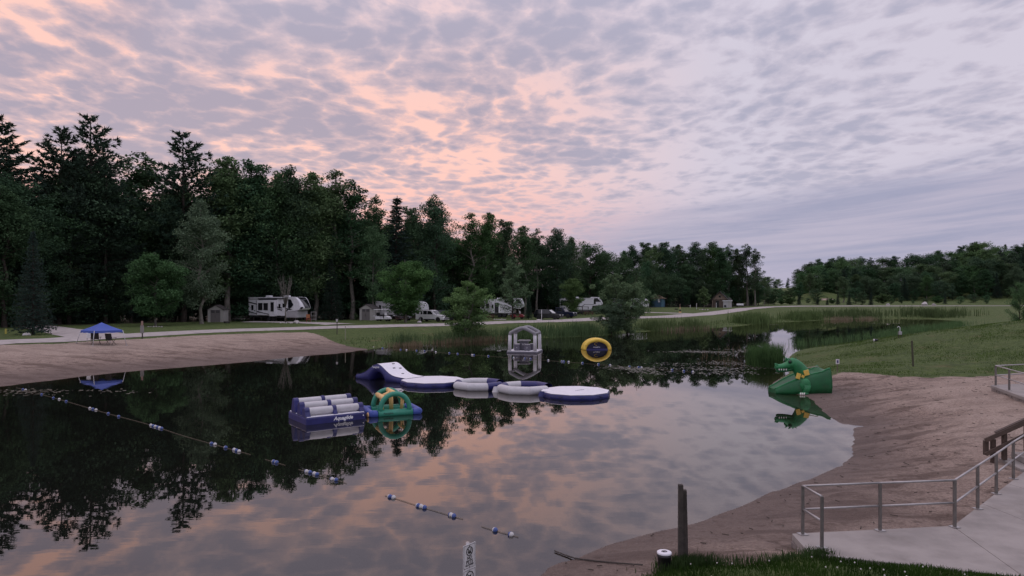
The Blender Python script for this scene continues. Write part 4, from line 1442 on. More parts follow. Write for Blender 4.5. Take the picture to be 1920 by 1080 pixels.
# ------------------------------------------------------------------ B: green arch climber
A1 = WZ(691.5, 783)
B1 = WZ(791.5, 776)
ex = (B1 - A1)
rotB = math.atan2(ex.y, ex.x)
LB_ = ex.length
DB = 1.6
o = thing('arch_climber', 'green twin-arch inflatable climber with yellow crossing tubes', 'inflatable', A1, rotB)
rt = 0.155
for yy in (rt, DB - rt + 0.1):
    mb = MB()
    puff(mb, (0.42, yy, 0.10), (LB_ - 0.40, yy, 0.10), rt, dome=False)
    mb.build('base_tube', vgreen, o)
    for s in (0, 1):
        mb = MB()
        a = (0.0, yy, 0.10) if s == 0 else (LB_ - 0.42, yy, 0.10)
        b_ = (0.44, yy, 0.10) if s == 0 else (LB_, yy, 0.10)
        puff(mb, a, b_, rt * 1.06)
        mb.build('float_end', blue, o)
for s, xx in ((0, 0.12), (1, LB_ - 0.12)):
    mb = MB()
    puff(mb, (xx, 0.0, 0.12), (xx, DB + 0.1, 0.12), rt * 1.0)
    mb.build('cross_float', blue, o)
mb = MB()
mb.box((LB_ / 2, DB / 2, 0.06), (LB_ - 0.7, DB - 0.25, 0.06))
mb.build('floor', vgreen, o, bevel=0.02)
arcs = []
for yy in (rt, DB - rt + 0.1):
    pts = []
    for q in range(21):
        w = math.pi * q / 20
        pts.append((LB_ / 2 - math.cos(w) * (LB_ / 2 - 0.52), yy, 0.16 + math.sin(w) ** 0.85 * 0.76))
    mb = MB()
    mb.tube(pts, 0.108, 14)
    mb.build('arch', vgreen, o)
    arcs.append(pts)


def arcp(f, kk_):
    return Vector(arcs[kk_][int(round(f * 20))])


for nm, a, b_, r_ in [('yellow_tube', arcp(0.52, 0), arcp(0.52, 1), 0.105), ('yellow_tube', arcp(0.24, 0), arcp(0.24, 1), 0.11), ('yellow_tube', (arcp(0.24, 0) + arcp(0.24, 1)) / 2, (arcp(0.52, 0) + arcp(0.52, 1)) / 2, 0.075),
                      ('yellow_tube', arcp(0.80, 0), arcp(0.80, 1), 0.085), ('yellow_post', Vector((LB_ * 0.33, DB * 0.5, 0.1)), (arcp(0.26, 0) + arcp(0.26, 1)) / 2, 0.07),
                      ('yellow_post', Vector((LB_ * 0.52, DB * 0.62, 0.1)), (arcp(0.5, 0) + arcp(0.5, 1)) / 2 + Vector((0, 0.1, 0)), 0.095), ('yellow_post', Vector((LB_ * 0.70, DB * 0.55, 0.1)), (arcp(0.78, 0) + arcp(0.78, 1)) / 2, 0.075)]:
    mb = MB()
    puff(mb, a, b_, r_, dome=False)
    mb.build(nm, vyellow, o)
mb = MB()
mb.ball((-0.02, 0.10, 0.10), (0.05, 0.10, 0.11))
mb.build('end_plug', vyellow, o)
text('lettering', 'Aquaglide', 0.11, print_k, o, (LB_ * 0.36, rt - rt * 1.012, 0.12), (R(86), 0, 0), shear=0.2)

# ------------------------------------------------------------------ C: hump slide
A2, B2 = WZ(667, 709.5), WZ(760, 719.5)
ex = B2 - A2
rotC = math.atan2(ex.y, ex.x)
LC = ex.length
WC = 1.65
o = thing('hump_slide', 'navy inflatable hump slide with white top and handholds', 'inflatable', A2, rotC)


def hump(s):
    b_ = math.exp(-((s - 0.44) / 0.215) ** 2)
    return 0.27 + 0.76 * b_ + 0.03 * math.sin(s * 9)


def under(s):
    return max(-0.06, 0.60 * max(0.0, 1 - ((s - 0.44) / 0.155) ** 2) ** 0.6 - 0.06)


N = 40
rings = []
for i in range(N + 1):
    s = i / N
    x_, zt, zb_ = s * LC, hump(s), under(s)
    b_ = 0.07
    ring = [(x_, 0.05, zb_), (x_, -0.02, (zb_ + zt) / 2), (x_, 0.03, zt - b_), (x_, 0.10, zt), (x_, WC - 0.10, zt), (x_, WC - 0.03, zt - b_), (x_, WC + 0.02, (zb_ + zt) / 2), (x_, WC - 0.05, zb_)]
    rings.append(ring)
mb = MB()
mb.loft(rings)
mb.build('body', navy, o)
grid = [[(i / N * LC, 0.06 + (WC - 0.12) * j / 8, hump(i / N) + 0.012) for j in range(9)] for i in range(N + 1)]
mb = MB()
mb.sheet(grid)
edge_lo = [[(p[0], p[1] + d_, p[2] - 0.03) for p, d_ in ((g[0], -0.012), )] for g in grid]
mb.build('slide_top', vwhite, o)
for s, yf in [(0.50, 0.68), (0.585, 0.50), (0.60, 0.78), (0.72, 0.60)]:
    sl = (hump(s + 0.01) - hump(s - 0.01)) / (0.02 * LC)
    mb = MB()
    M = Matrix.Rotation(-math.atan(sl), 3, 'Y')
    mb.box((s * LC, yf * WC, hump(s) + 0.022), (0.07, 0.19, 0.02), rot=M)
    mb.build('handhold', hole, o, bevel=0.006)
text('lettering', 'Aquaglide', 0.17, print_w, o, (LC * 0.42, -0.03, 0.83), (R(86), 0, 0), shear=0.25)


# ------------------------------------------------------------------ D, F: polygon platforms
def platform(px, Y, dia, n, hgt, label, rot=0.0):
    x_ = (px - 960) / FPX * Y
    o_ = thing('platform', label, 'inflatable', (x_, Y, 0), rot)
    rr2 = dia / 2
    mbp = MB()
    ring_ = []
    prof = [(0.94, -0.12), (1.0, -0.02), (1.015, 0.08), (1.0, 0.18), (0.965, 0.235)]
    for f, z_ in prof:
        ring_.append([(math.cos(2 * math.pi * q / n) * rr2 * f, math.sin(2 * math.pi * q / n) * rr2 * f, z_ * hgt / 0.235) for q in range(n)])
    mbp.loft(ring_, smooth=False)
    mbp.build('rim', navy, o_)
    mbp = MB()
    pol = [(math.cos(2 * math.pi * q / n) * rr2 * 0.985, math.sin(2 * math.pi * q / n) * rr2 * 0.985) for q in range(n)]
    mbp.prism(pol, hgt - 0.01, hgt + 0.022, 'z')
    mbp.build('deck', vwhite, o_, bevel=0.012)
    for q in range(n):
        a = 2 * math.pi * (q + 0.5) / n
        mbp = MB()
        c0 = Vector((math.cos(a), math.sin(a), 0)) * rr2 * math.cos(math.pi / n)
        tdir = Vector((-math.sin(a), math.cos(a), 0))
        mbp.tube([c0 * 1.012 - tdir * 0.12 + Vector((0, 0, 0.15)), c0 * 1.03 + Vector((0, 0, 0.08)), c0 * 1.012 + tdir * 0.12 + Vector((0, 0, 0.15))], 0.012, 5)
        mbp.build('grab_strap', black, o_)
    return o_


platform(812, 39.9, 3.75, 10, 0.25, 'white ten-sided platform tied to the foot of the hump slide', 0.15)
pf = platform(1078.5, 35.2, 3.62, 10, 0.24, 'white ten-sided platform at the right end of the float chain', 0.1)
text('lettering', 'Aquaglide', 0.15, print_n, pf, (0.25, 0.05, 0.268), (0, 0, 0.5))


# ------------------------------------------------------------------ E: two ring floats
def ring_float(px, Y, rad, label, n, navy_at, rot, word):
    x_ = (px - 960) / FPX * Y
    o_ = thing('ring_float', label, 'inflatable', (x_, Y, 0), rot)
    r_ = 0.225
    for q in range(n):
        a0, a1 = 2 * math.pi * q / n, 2 * math.pi * (q + 1) / n
        A_, B_ = Vector((math.cos(a0), math.sin(a0), 0)) * rad, Vector((math.cos(a1), math.sin(a1), 0)) * rad
        A_.z = B_.z = 0.19
        mbp = MB()
        mid = (A_ + B_) / 2 * 1.02
        mid.z = 0.19
        # mitred joint: rings lie in the bisecting planes
        rings_ = []
        for p, an in ((A_, a0), (mid, (a0 + a1) / 2), (B_, a1)):
            e = Vector((math.cos(an), math.sin(an), 0))
            sc = 1.0 if p is mid else 1 / math.cos(math.pi / n)
            rings_.append([p + e * math.cos(2 * math.pi * w / 16) * r_ * sc + Vector((0, 0, math.sin(2 * math.pi * w / 16) * r_)) for w in range(16)])
        mbp.loft(rings_, caps=False)
        mbp.build('tube_segment', navy if q in navy_at else vgrey, o_)
    return o_


rf = ring_float(898, 38.2, 1.27, 'left ring float of grey and navy tubes in the chain', 8, (3, 0, 6), R(22.5), '')
text('lettering', 'Aquaglide', 0.11, print_n, rf, (0.0, 0, 0), (0, 0, 0))
lt = rf.children[-1]
lt.rotation_euler = (R(80), 0, R(-22.5))
lt.location = Matrix.Rotation(R(-22.5), 4, 'Z') @ Vector((-0.15, -1.43, 0.24))
rf = ring_float(984, 36.7, 1.30, 'right ring float of grey and navy tubes, next to the platform', 8, (0, 7, 3, 1), R(10), '')
text('lettering', 'Aquaglide', 0.19, print_n, rf, (0, 0, 0), (0, 0, 0), bold=0.004)
lt = rf.children[-1]
lt.rotation_euler = (R(82), 0, R(-10 - 6))
lt.location = Matrix.Rotation(R(-10), 4, 'Z') @ Vector((-0.30, -1.455, 0.22))

# ------------------------------------------------------------------ G: floating gazebo
G0, G1, G2 = WZ(955.5, 661.5), WZ(1003.5, 662.3), WZ(968, 654.3, 0.12)
rotG = math.atan2((G1 - G0).y, (G1 - G0).x)
WG = (G1 - G0).length
o = thing('floating_gazebo', 'grey inflatable gazebo raft with gable frame, floating on the pond', 'inflatable', G0, rotG)
DG = 2.55
mb = MB()
mb.box((WG / 2, DG / 2 - 0.0, 0.03), (WG + 0.5, DG + 0.45, 0.24))
mb.build('raft', vdark, o, bevel=0.07)
mb = MB()
mb.box((WG / 2, DG / 2, 0.163), (WG + 0.40, DG + 0.36, 0.03))
mb.build('deck', vwhite, o, bevel=0.01)
for yy in (0.0, DG):
    for xx in (0.0, WG):
        mb = MB()
        mb.tube([(xx, yy, 0.14), (xx * 0.98 + WG * 0.01, yy, 1.0), (xx * 0.97 + WG * 0.015, yy, 1.62)], 0.165, 14)
        mb.build('leg', vgrey, o)
    mb = MB()
    x0, x1 = WG * 0.015, WG * 0.985
    pts = _cm([(x0, yy, 1.55), (x0 + 0.03, yy, 1.76), (x0 + 0.17, yy, 1.90), (WG * 0.5, yy, 2.30), (x1 - 0.17, yy, 1.90), (x1 - 0.03, yy, 1.76), (x1, yy, 1.55)], 5)
    mb.tube(pts, 0.16, 14)
    mb.build('gable_arch', vmid, o)
for xx in (x0 + 0.02, x1 - 0.02, WG * 0.5):
    mb = MB()
    puff(mb, (xx, 0.0, 2.26 if xx == WG * 0.5 else 1.80), (xx, DG, 2.26 if xx == WG * 0.5 else 1.80), 0.10, dome=False)
    mb.build('roof_tube', vmid, o)
t_ = thing('floating_table', 'dark grey inflatable table with four block seats inside the gazebo', 'table', G0 + Matrix.Rotation(rotG, 3, 'Z') @ Vector((WG / 2 - 0.05, DG / 2 - 0.1, 0.178)), rotG)
mb = MB()
mb.box((0, 0, 0.42), (0.72, 0.62, 0.84))
mb.build('pedestal', vdark, t_, bevel=0.05)
mb = MB()
mb.box((0, 0, 0.90), (1.12, 0.95, 0.12))
mb.build('table_top', vmid, t_, bevel=0.045)
for sx_, sy_ in ((-0.55, -0.55), (0.42, -0.62), (-0.75, 0.35), (0.72, 0.35)):
    mb = MB()
    mb.box((sx_, sy_, 0.29), (0.52, 0.48, 0.58))
    st_ = mb.build('seat', vdark, t_, bevel=0.05)
    mb = MB()
    mb.box((sx_, sy_, 0.592), (0.46, 0.42, 0.03))
    mb.build('seat_top', vgrey, st_, bevel=0.012)
text('lettering', 'XG', 0.22, print_w, t_, (0.0, -0.325, 0.56), (R(90), 0, 0))
for sx_ in (-0.55, 0.42):
    text('lettering', 'o', 0.18, print_w, t_, (sx_, -0.80 if sx_ < 0 else -0.87, 0.30), (R(90), 0, 0))

# ------------------------------------------------------------------ H: yellow arch float
YC = WZ(1119.5, 656)
o = thing('arch_float', 'yellow arched inflatable with navy panel, floating right of the gazebo', 'inflatable', YC, 0.06)
for yy, nm in ((0.0, 'arch'), (0.95, 'rear_arch')):
    pts = []
    for q in range(25):
        w = math.pi * q / 24
        pts.append((-math.cos(w) * 1.24, yy, -0.02 + math.sin(w) ** 0.9 * 0.98))
    mb = MB()
    mb.tube(pts, 0.19, 14)
    mb.build(nm, vyellow2, o)
mb = MB()
poly = [(-1.2, -0.1)] + [(-math.cos(math.pi * q / 24) * 1.12, -0.02 + math.sin(math.pi * q / 24) ** 0.9 * 0.86) for q in range(25)] + [(1.2, -0.1)]
mb.prism(poly, 0.30, 0.80, 'y')
mb.build('panel', mat('vinyl_deep_navy', (0.010, 0.012, 0.055), 0.45, var=0.1, scale=3), o)
mb = MB()
mb.box((0, 0.47, 0.02), (2.5, 1.0, 0.16))
mb.build('float_base', navy, o, bevel=0.05)
text('lettering', 'Aquaglide', 0.17, print_w, o, (0.02, 0.295, 0.25), (R(90), 0, 0), bold=0.002)
mb = MB()
mb.tube([(0.02 + 0.22 * math.cos(w * 0.3), 0.292, 0.56 + 0.13 * math.sin(w * 0.3)) for w in range(4, 17)], 0.02, 5)
mb.build('emblem', vyellow2, o)

# ------------------------------------------------------------------ float lines
float_w = mat('float_white', (0.52, 0.51, 0.50), 0.5, var=0.08, dirt=0.25)
float_b = mat('float_blue', (0.05, 0.09, 0.27), 0.5, var=0.12, dirt=0.2)
fm = MB()
rr_ = 0.105
for i in range(9):
    pass
prof = [(0.028, -1.0), (0.5, -0.93), (0.82, -0.66), (0.97, -0.28), (1.0, -0.001)]
fm.lathe([(r_ * rr_, z_ * rr_ * 1.1) for r_, z_ in prof], n=14, mi=0)
fm.lathe([(r_ * rr_, -z_ * rr_ * 1.1) for r_, z_ in reversed(prof)], n=14, mi=1)
fo = fm.build('float', [float_w, float_b], fix=False)
FLOAT = fo.data
bpy.data.objects.remove(fo)


def float_line(label, pxs, ropes, size, flips):
    p0 = WZ(*pxs[0])
    o_ = thing('float_line', label, 'rope', (p0.x, p0.y, 0))
    for i, q in enumerate(pxs):
        p = WZ(*q)
        nx = WZ(*pxs[min(i + 1, len(pxs) - 1)]) if i < len(pxs) - 1 else p
        pr = WZ(*pxs[max(i - 1, 0)]) if i > 0 else p
        d = nx - pr
        f = bpy.data.objects.new('float', FLOAT)
        COL.objects.link(f)
        f.parent = o_
        f.location = (p.x - p0.x, p.y - p0.y, 0.035 * size)
        d = Vector((d.x, d.y, 0)).normalized()
        if flips[i % len(flips)]:
            d = -d
        f.rotation_euler = d.to_track_quat('Z', 'Y').to_euler()
        f.scale = (size,) * 3
    for seg in ropes:
        pts = []
        for q in seg:
            p = WZ(*q)
            pts.append((p.x - p0.x, p.y - p0.y, 0.012))
        mb_ = MB()
        mb_.tube(_cm(pts, 5) if len(pts) > 2 else pts, 0.006, 6)
        mb_.build('rope', rope_m, o_)
    return o_


near = [(43, 730.5), (48, 731.5), (78, 740), (100, 746.5), (111, 749), (124, 753), (168.5, 766), (174, 767.5), (180, 769), (203, 776), (222.5, 781.5), (283, 798), (287, 799.2), (291, 800.4), (295, 801.6), (299, 802.8), (303, 804),
        (396.5, 832.5), (403, 834), (423, 840), (439, 844), (443, 845.5), (448, 847), (513, 866.5), (518.5, 868), (574.5, 885), (581, 886.5), (589, 889), (594, 890.5), (622.5, 899.5), (630, 901),
        (731, 932.5), (737.5, 934), (784, 949.5), (789, 951), (795.5, 953), (845, 967), (850.5, 969), (928, 995.5), (958, 1004)]
float_line('long line of blue and white floats crossing the near water', near,
           [[(30, 727), (78, 740), (125, 753), (203, 776), (260, 791), (303, 804)], [(303, 804), (345, 818), (400, 833.5)], [(400, 833.5), (448, 847), (470, 853)], [(497, 862), (516, 867.5), (535, 873)], [(560, 881), (590, 889), (630, 901), (650, 907)],
            [(722, 930), (737, 934), (790, 951), (850, 969), (868, 974)], [(903, 988), (928, 995.5), (958, 1004), (972, 1008)]], 0.56, [0, 1, 0, 0, 1, 0, 1])
farl = [(676, 650.5), (684, 650.7), (700, 652), (717, 653.3), (751, 656), (762, 656.6), (781, 658), (796, 658.8), (817, 660.5), (842.5, 662.5), (858, 663.8), (885, 666), (888.5, 666.2), (915.6, 668.2), (963, 671.5), (983.5, 672.8), (994.7, 673.6),
        (1028, 676.2), (1053.5, 678.2), (1057, 678.5), (1066, 679.2), (1092, 681.2), (1122, 683.8), (1144, 685.5), (1180, 688.2), (1197, 689.6), (1202.5, 690), (1260, 694.5), (1282, 696.5), (1299, 698)]
float_line('distant line of white floats crossing behind the inflatables', farl, [[(668, 650), (760, 656.5), (842, 662.5), (963, 671.5), (1057, 678.5), (1144, 685.5), (1203, 690), (1299, 698)]], 0.8, [0, 0, 1, 0, 0, 1])

# ------------------------------------------------------------------ dragon slide
dg = mat('dragon_green', (0.006, 0.105, 0.030), 0.55, var=0.16, scale=2.2, bump=0.15, bscale=10, dirt=0.15)
dg2 = mat('dragon_light_green', (0.018, 0.185, 0.06), 0.55, var=0.18, scale=4, bump=0.15, bscale=14)
bone = mat('tooth_white', (0.75, 0.72, 0.66), 0.5)
ytile = mat('bow_yellow', (0.78, 0.52, 0.10), 0.5, var=0.1, scale=5)
YD = 35.6
D0 = P3(1458, 739, YD)
o = thing('dragon_slide', 'green dragon shaped water slide at the edge of the sand', 'slide', (D0.x, D0.y, -0.03), 0.04)
LD = 2.83


def dtop(s):
    return float(np.interp(s, [0, 0.06, 0.25, 0.40, 0.55, 0.72, 0.86, 0.95, 1.0], [0.26, 0.34, 0.62, 0.80, 0.97, 1.10, 1.18, 1.33, 1.37]))


rings = []
for i in range(31):
    s = i / 30
    zt = dtop(s)
    w = 0.45 + 0.30 * min(1, s * 2.2)
    x_ = s * LD
    flare = 0.10 * max(0, (s - 0.8) / 0.2) ** 2
    w += flare
    bul = 0.05 * math.sin(min(1, s * 1.3) * math.pi)
    ring = []
    for (f, zf) in [(-1.0, 0.0), (-1.08, 0.28), (-1.06, 0.55), (-0.97, 0.80), (-0.88, 0.95), (-0.80, 1.0), (-0.68, 0.985), (-0.5, 0.94), (0, 0.92), (0.5, 0.94), (0.68, 0.985), (0.80, 1.0), (0.88, 0.95), (0.97, 0.80), (1.06, 0.55), (1.08, 0.28), (1.0, 0.0)]:
        ring.append((x_ + 0.10 * s * s * (zf - 0.5) * 0, f * (w + bul * (1 if abs(f) > 0.85 else 0.5)) + 0.72, max(0.0, zf * zt)))
    rings.append(ring)
mb = MB()
mb.loft(rings)
body = mb.build('body', dg, o)
# raised edge rim, in the lighter green
for sd_ in (-1, 1):
    mb = MB()
    pts = []
    for i in range(31):
        s = i / 30
        w = 0.45 + 0.30 * min(1, s * 2.2) + 0.10 * max(0, (s - 0.8) / 0.2) ** 2
        pts.append((s * LD, 0.72 + sd_ * 0.80 * w, dtop(s) + 0.005))
    mb.tube(pts, 0.04, 7)
    mb.build('rim', dg2, o)
# shoulder, foot, claws (near side)
mb = MB()
mb.ball((1.43, -0.10, 0.52), (0.29, 0.17, 0.34), 16, 10)
mb.tube([(1.48, -0.10, 0.48), (1.46, -0.15, 0.26), (1.36, -0.20, 0.11)], [0.24, 0.18, 0.13], 12)
mb.ball((1.28, -0.24, 0.09), (0.28, 0.14, 0.085), 14, 8)
mb.build('front_leg', dg2, o)
for q in range(3):
    mb = MB()
    xx = 1.06 + q * 0.085
    mb.tube([(xx + 0.05, -0.28 + q * -0.02, 0.12), (xx, -0.34 - q * 0.02, 0.09), (xx - 0.03, -0.37 - q * 0.02, 0.03)], [0.045, 0.036, 0.01], 7)
    mb.build('claw', bone, o)
# neck and head
NX, NYy = 1.42, 0.45
mb = MB()
pts = _cm([(1.62, NYy, 0.78), (1.52, NYy, 1.05), (1.36, NYy, 1.28), (1.16, NYy, 1.45), (0.98, NYy, 1.49)], 5)
rs_ = [0.36 - 0.12 * (i / (len(pts) - 1)) for i in range(len(pts))]
mb.tube(pts, rs_, 14)
mb.build('neck', dg2, o)
hd = MB()
# skull and upper snout
sect = [(1.24, 1.47, 0.22, 0.22), (1.08, 1.50, 0.27, 0.26), (0.92, 1.47, 0.25, 0.22), (0.76, 1.40, 0.20, 0.15), (0.60, 1.36, 0.18, 0.125), (0.42, 1.34, 0.18, 0.125), (0.33, 1.34, 0.165, 0.115), (0.28, 1.335, 0.10, 0.07)]
rings = []
for x_, z_, w_, h_ in sect:
    rings.append([(x_, NYy + math.cos(2 * math.pi * q / 14) * w_, z_ + math.sin(2 * math.pi * q / 14) * h_) for q in range(14)])
hd.loft(rings)
head = hd.build('head', dg2, o)
mb = MB()
rings = []
for x_, z_, w_, h_ in [(1.06, 1.28, 0.19, 0.12), (0.82, 1.20, 0.17, 0.085), (0.55, 1.165, 0.145, 0.07), (0.38, 1.16, 0.12, 0.06), (0.33, 1.16, 0.06, 0.03)]:
    rings.append([(x_, NYy + math.cos(2 * math.pi * q / 12) * w_, z_ + math.sin(2 * math.pi * q / 12) * h_) for q in range(12)])
mb.loft(rings)
mb.build('lower_jaw', dg, head)
for q, xx in enumerate((0.40, 0.50, 0.61, 0.72)):
    for sd_ in (-1, 1):
        mb = MB()
        mb.tube([(xx, NYy + sd_ * 0.165, 1.27), (xx - 0.01, NYy + sd_ * 0.172, 1.185)], [0.032, 0.008], 6)
        mb.build('tooth', bone, head)
for sd_ in (-1, 1):
    mb = MB()
    mb.ball((0.88, NYy + sd_ * 0.20, 1.60), (0.10, 0.075, 0.10), 12, 8)
    e = mb.build('eye_socket', dg, head)
    mb = MB()
    mb.ball((0.84, NYy + sd_ * 0.255, 1.60), 0.05, 8, 6)
    mb.build('eye', black, e)
    mb = MB()
    mb.tube([(0.37, NYy + sd_ * 0.08, 1.39), (0.33, NYy + sd_ * 0.085, 1.46), (0.30, NYy + sd_ * 0.085, 1.50)], [0.055, 0.045, 0.012], 8)
    mb.build('nostril', dg2, head)
    mb = MB()
    mb.tube([(0.95, NYy + sd_ * 0.13, 1.62), (0.86, NYy + sd_ * 0.16, 1.72), (0.80, NYy + sd_ * 0.17, 1.76)], [0.06, 0.035, 0.008], 8)
    mb.build('brow_horn', dg2, head)
for q, (xx, zz, hh_) in enumerate([(1.02, 1.66, 0.14), (1.16, 1.63, 0.15), (1.31, 1.54, 0.15), (1.44, 1.42, 0.15), (1.56, 1.28, 0.14), (1.66, 1.13, 0.12), (1.74, 1.0, 0.1)]):
    mb = MB()
    a = math.radians(62 - q * 9)
    mb.add([(xx - 0.09, NYy - 0.03, zz), (xx + 0.09, NYy - 0.03, zz - 0.07), (xx + 0.09, NYy + 0.03, zz - 0.07), (xx - 0.09, NYy + 0.03, zz), (xx + 0.10, NYy, zz + hh_)],
           [(0, 1, 2, 3), (0, 4, 1), (1, 4, 2), (2, 4, 3), (3, 4, 0)])
    mb.build('crest_spike', dg2, o)
for (c, sz, rot_) in [((1.20, NYy - 0.32, 0.96), (0.19, 0.06, 0.26), 0.3), ((1.55, NYy - 0.36, 1.11), (0.23, 0.06, 0.24), -0.25), ((1.40, NYy - 0.34, 0.94), (0.13, 0.055, 0.12), 0.5)]:
    mb = MB()
    mb.box(c, sz, rot=Matrix.Rotation(rot_, 3, 'Y'))
    mb.build('collar_plate', ytile, o, bevel=0.012)
mb = MB()
mb.tube([(1.72, 0.95, 1.27), (2.2, 1.0, 1.32), (2.62, 1.0, 1.38), (2.66, 1.0, 1.30)], 0.022, 6)
mb.build('handrail', mat('rail_tan', (0.34, 0.30, 0.24), 0.6), o)

for ch in o.children:
    if ch.name.split('.')[0] in ('neck', 'head', 'crest_spike', 'collar_plate'):
        c0_ = Vector((1.55, NYy, 0.92))
        ch.scale = (1.17,) * 3
        ch.location = c0_ * (1 - 1.17)
# ------------------------------------------------------------------ concrete landing and rail (near right)
conc = mat('concrete', (0.315, 0.288, 0.265), 0.9, var=0.16, scale=1.1, bump=0.35, bscale=30, spec=0.2, dirt=0.28)
stone = mat('block_stone', (0.27, 0.235, 0.215), 0.95, var=0.25, scale=3, bump=0.5, bscale=20, spec=0.2)
steel = mat('galvanised_rail', (0.42, 0.40, 0.39), 0.42, metal=0.75, var=0.10, scale=8, dirt=0.25)
steel_d = mat('rail_post', (0.20, 0.185, 0.17), 0.55, metal=0.5, var=0.15, scale=8, dirt=0.2)
ZS = 0.6
sl = bpy.data.objects.new('concrete_landing', None)
COL.objects.link(sl)
tag(sl, 'pale concrete landing with metal rail in the near right corner', kind='structure')
Aedge = [(8.54, 13.2), (10.1, 14.63), (11.8, 16.2), (13.5, 17.77), (15.3, 19.43), (17.0, 21.0)]
Bedge = [(8.1, 10.75), (10.4, 10.5), (12.6, 12.1), (14.8, 14.1), (17.2, 16.3), (19.5, 18.5)]
panels = [[(5.24, 12.76), (8.54, 13.2), (8.1, 10.75), (5.14, 11.75)]] + [[Aedge[i], Aedge[i + 1], Bedge[i + 1], Bedge[i]] for i in range(5)]
for pol in panels:
    cx_, cy_ = sum(p[0] for p in pol) / 4, sum(p[1] for p in pol) / 4
    pol = [(cx_ + (x_ - cx_) * (1 - 0.007 / max(0.5, math.hypot(x_ - cx_, y_ - cy_))), cy_ + (y_ - cy_) * (1 - 0.007 / max(0.5, math.hypot(x_ - cx_, y_ - cy_)))) for x_, y_ in pol]
    mb = MB()
    mb.prism(pol, ZS - 0.13, ZS + random.uniform(-0.003, 0.003), 'z')
    mb.build('panel', conc, sl, bevel=0.012)
for (a, b_) in [((5.24, 12.76), (5.14, 11.75))]:
    a, b_ = Vector(a + (0,)), Vector(b_ + (0,))
    d = (b_ - a)
    nn_ = 3
    for r_ in range(2):
        for q in range(nn_):
            c = a + d * ((q + 0.5) / nn_)
            mbx = MB()
            mbx.box((c.x + 0.13, c.y, ZS - 0.13 - 0.10 - r_ * 0.20), (0.24, d.length / nn_ - 0.015, 0.19), rz=0.1)
            mbx.build('stone_block', stone, sl, bevel=0.02)


def railing(name, label, posts, h, links, plates=True, post_r=0.024, rail_r=0.021, mid=0.52):
    p0 = Vector(posts[0])
    o_ = thing(name, label, 'railing', p0)
    for p in posts:
        p = Vector(p) - p0
        mbp = MB()
        mbp.box((p.x, p.y, p.z + h / 2), (post_r * 2, post_r * 2, h))
        po = mbp.build('post', steel_d, o_)
        if plates:
            mbp = MB()
            mbp.box((p.x, p.y, p.z + 0.008), (0.15, 0.15, 0.012), rz=0.2)
            mbp.build('foot_plate', steel, po)
    for i, j in links:
        a, b_ = Vector(posts[i]) - p0, Vector(posts[j]) - p0
        for nm, f in (('top_rail', 1.0), ('mid_rail', mid)):
            mbp = MB()
            mbp.tube([a + Vector((0, 0, h * f)), b_ + Vector((0, 0, h * f))], rail_r, 8)
            mbp.build(nm, steel, o_)
    return o_


posts = [WZ(1541, 1027, ZS), WZ(1505, 1002, ZS), WZ(1650, 995, ZS), WZ(1790, 988.5, ZS), WZ(1833, 954, ZS), WZ(1868, 926, ZS), WZ(1900, 898, ZS), WZ(1931, 874, ZS), WZ(1955, 857, ZS)]
railing('metal_railing', 'galvanised two-bar railing along the near concrete landing', posts, 0.905, [(0, 1), (1, 2), (2, 3), (3, 4), (4, 5), (5, 6), (6, 7), (7, 8)])

# upper platform with block wall
ZU = 1.32
U0 = P3(1857, 722, 29.0)
up = [(U0.x, 29.0), (19.05, 25.2), (18.4, 23.0), (26, 22), (34, 30), (27.5, 31.2)]
mb = MB()
mb.prism(up, ZU - 0.13, ZU, 'z')
tr_ = mb.build('upper_terrace', conc, bevel=0.015)
tag(tr_, 'raised concrete terrace with block wall at the right edge', kind='structure')
for (a, b_) in [((U0.x, 29.0), (19.05, 25.2)), ((19.05, 25.2), (18.4, 23.0)), ((U0.x, 29.0), (27.5, 31.2))]:
    a, b_ = Vector(a + (0,)), Vector(b_ + (0,))
    d = b_ - a
    nb = max(2, int(d.length / 0.20))
    an = math.atan2(d.y, d.x)
    inn = Vector((-d.y, d.x, 0)).normalized() * 0.14
    cen = Vector((24, 27, 0))
    if (cen - a).dot(inn) < 0:
        inn = -inn
    for r_ in range(3):
        for q in range(nb):
            c = a + d * ((q + 0.5 + 0.25 * (r_ % 2)) / (nb + 0.25)) + inn * random.uniform(0.9, 1.1)
            mbx = MB()
            mbx.box((c.x, c.y, ZU - 0.13 - 0.095 - r_ * 0.19), (d.length / nb - 0.012, 0.20, 0.18), rz=an)
            mbx.build('stone_block', stone, tr_)
Pa, Pb = Vector((U0.x + 0.12, 28.85, ZU)), Vector((19.2, 25.1, ZU))
up_posts = [tuple(Pa), tuple(Pa.lerp(Pb, 0.40)), tuple(Pa.lerp(Pb, 0.95)), (Pa.x + 1.75, Pa.y + 0.60, ZU), (Pa.x + 4.3, Pa.y + 1.4, ZU)]
railing('metal_railing', 'metal railing round the raised terrace at the right edge', up_posts, 0.84, [(0, 1), (1, 2), (0, 3), (3, 4)], post_r=0.028, rail_r=0.024)

# wooden stair rail and steps between them
wood_b = mat('stained_wood', (0.085, 0.058, 0.044), 0.75, var=0.25, scale=5, bump=0.3, bscale=30)
wr = thing('wooden_railing', 'brown wooden stair rail behind the metal railing', 'railing', P3(1862, 868, 18.4))
org = Vector(wr.location)


def board(nm, a, b_, w, h_):
    a, b_ = a - org, b_ - org
    d = b_ - a
    q = d.to_track_quat('X', 'Z').to_matrix()
    mbx = MB()
    mbx.box((a + b_) / 2, (d.length, w, h_), rot=q)
    return mbx.build(nm, wood_b, wr, bevel=0.006)


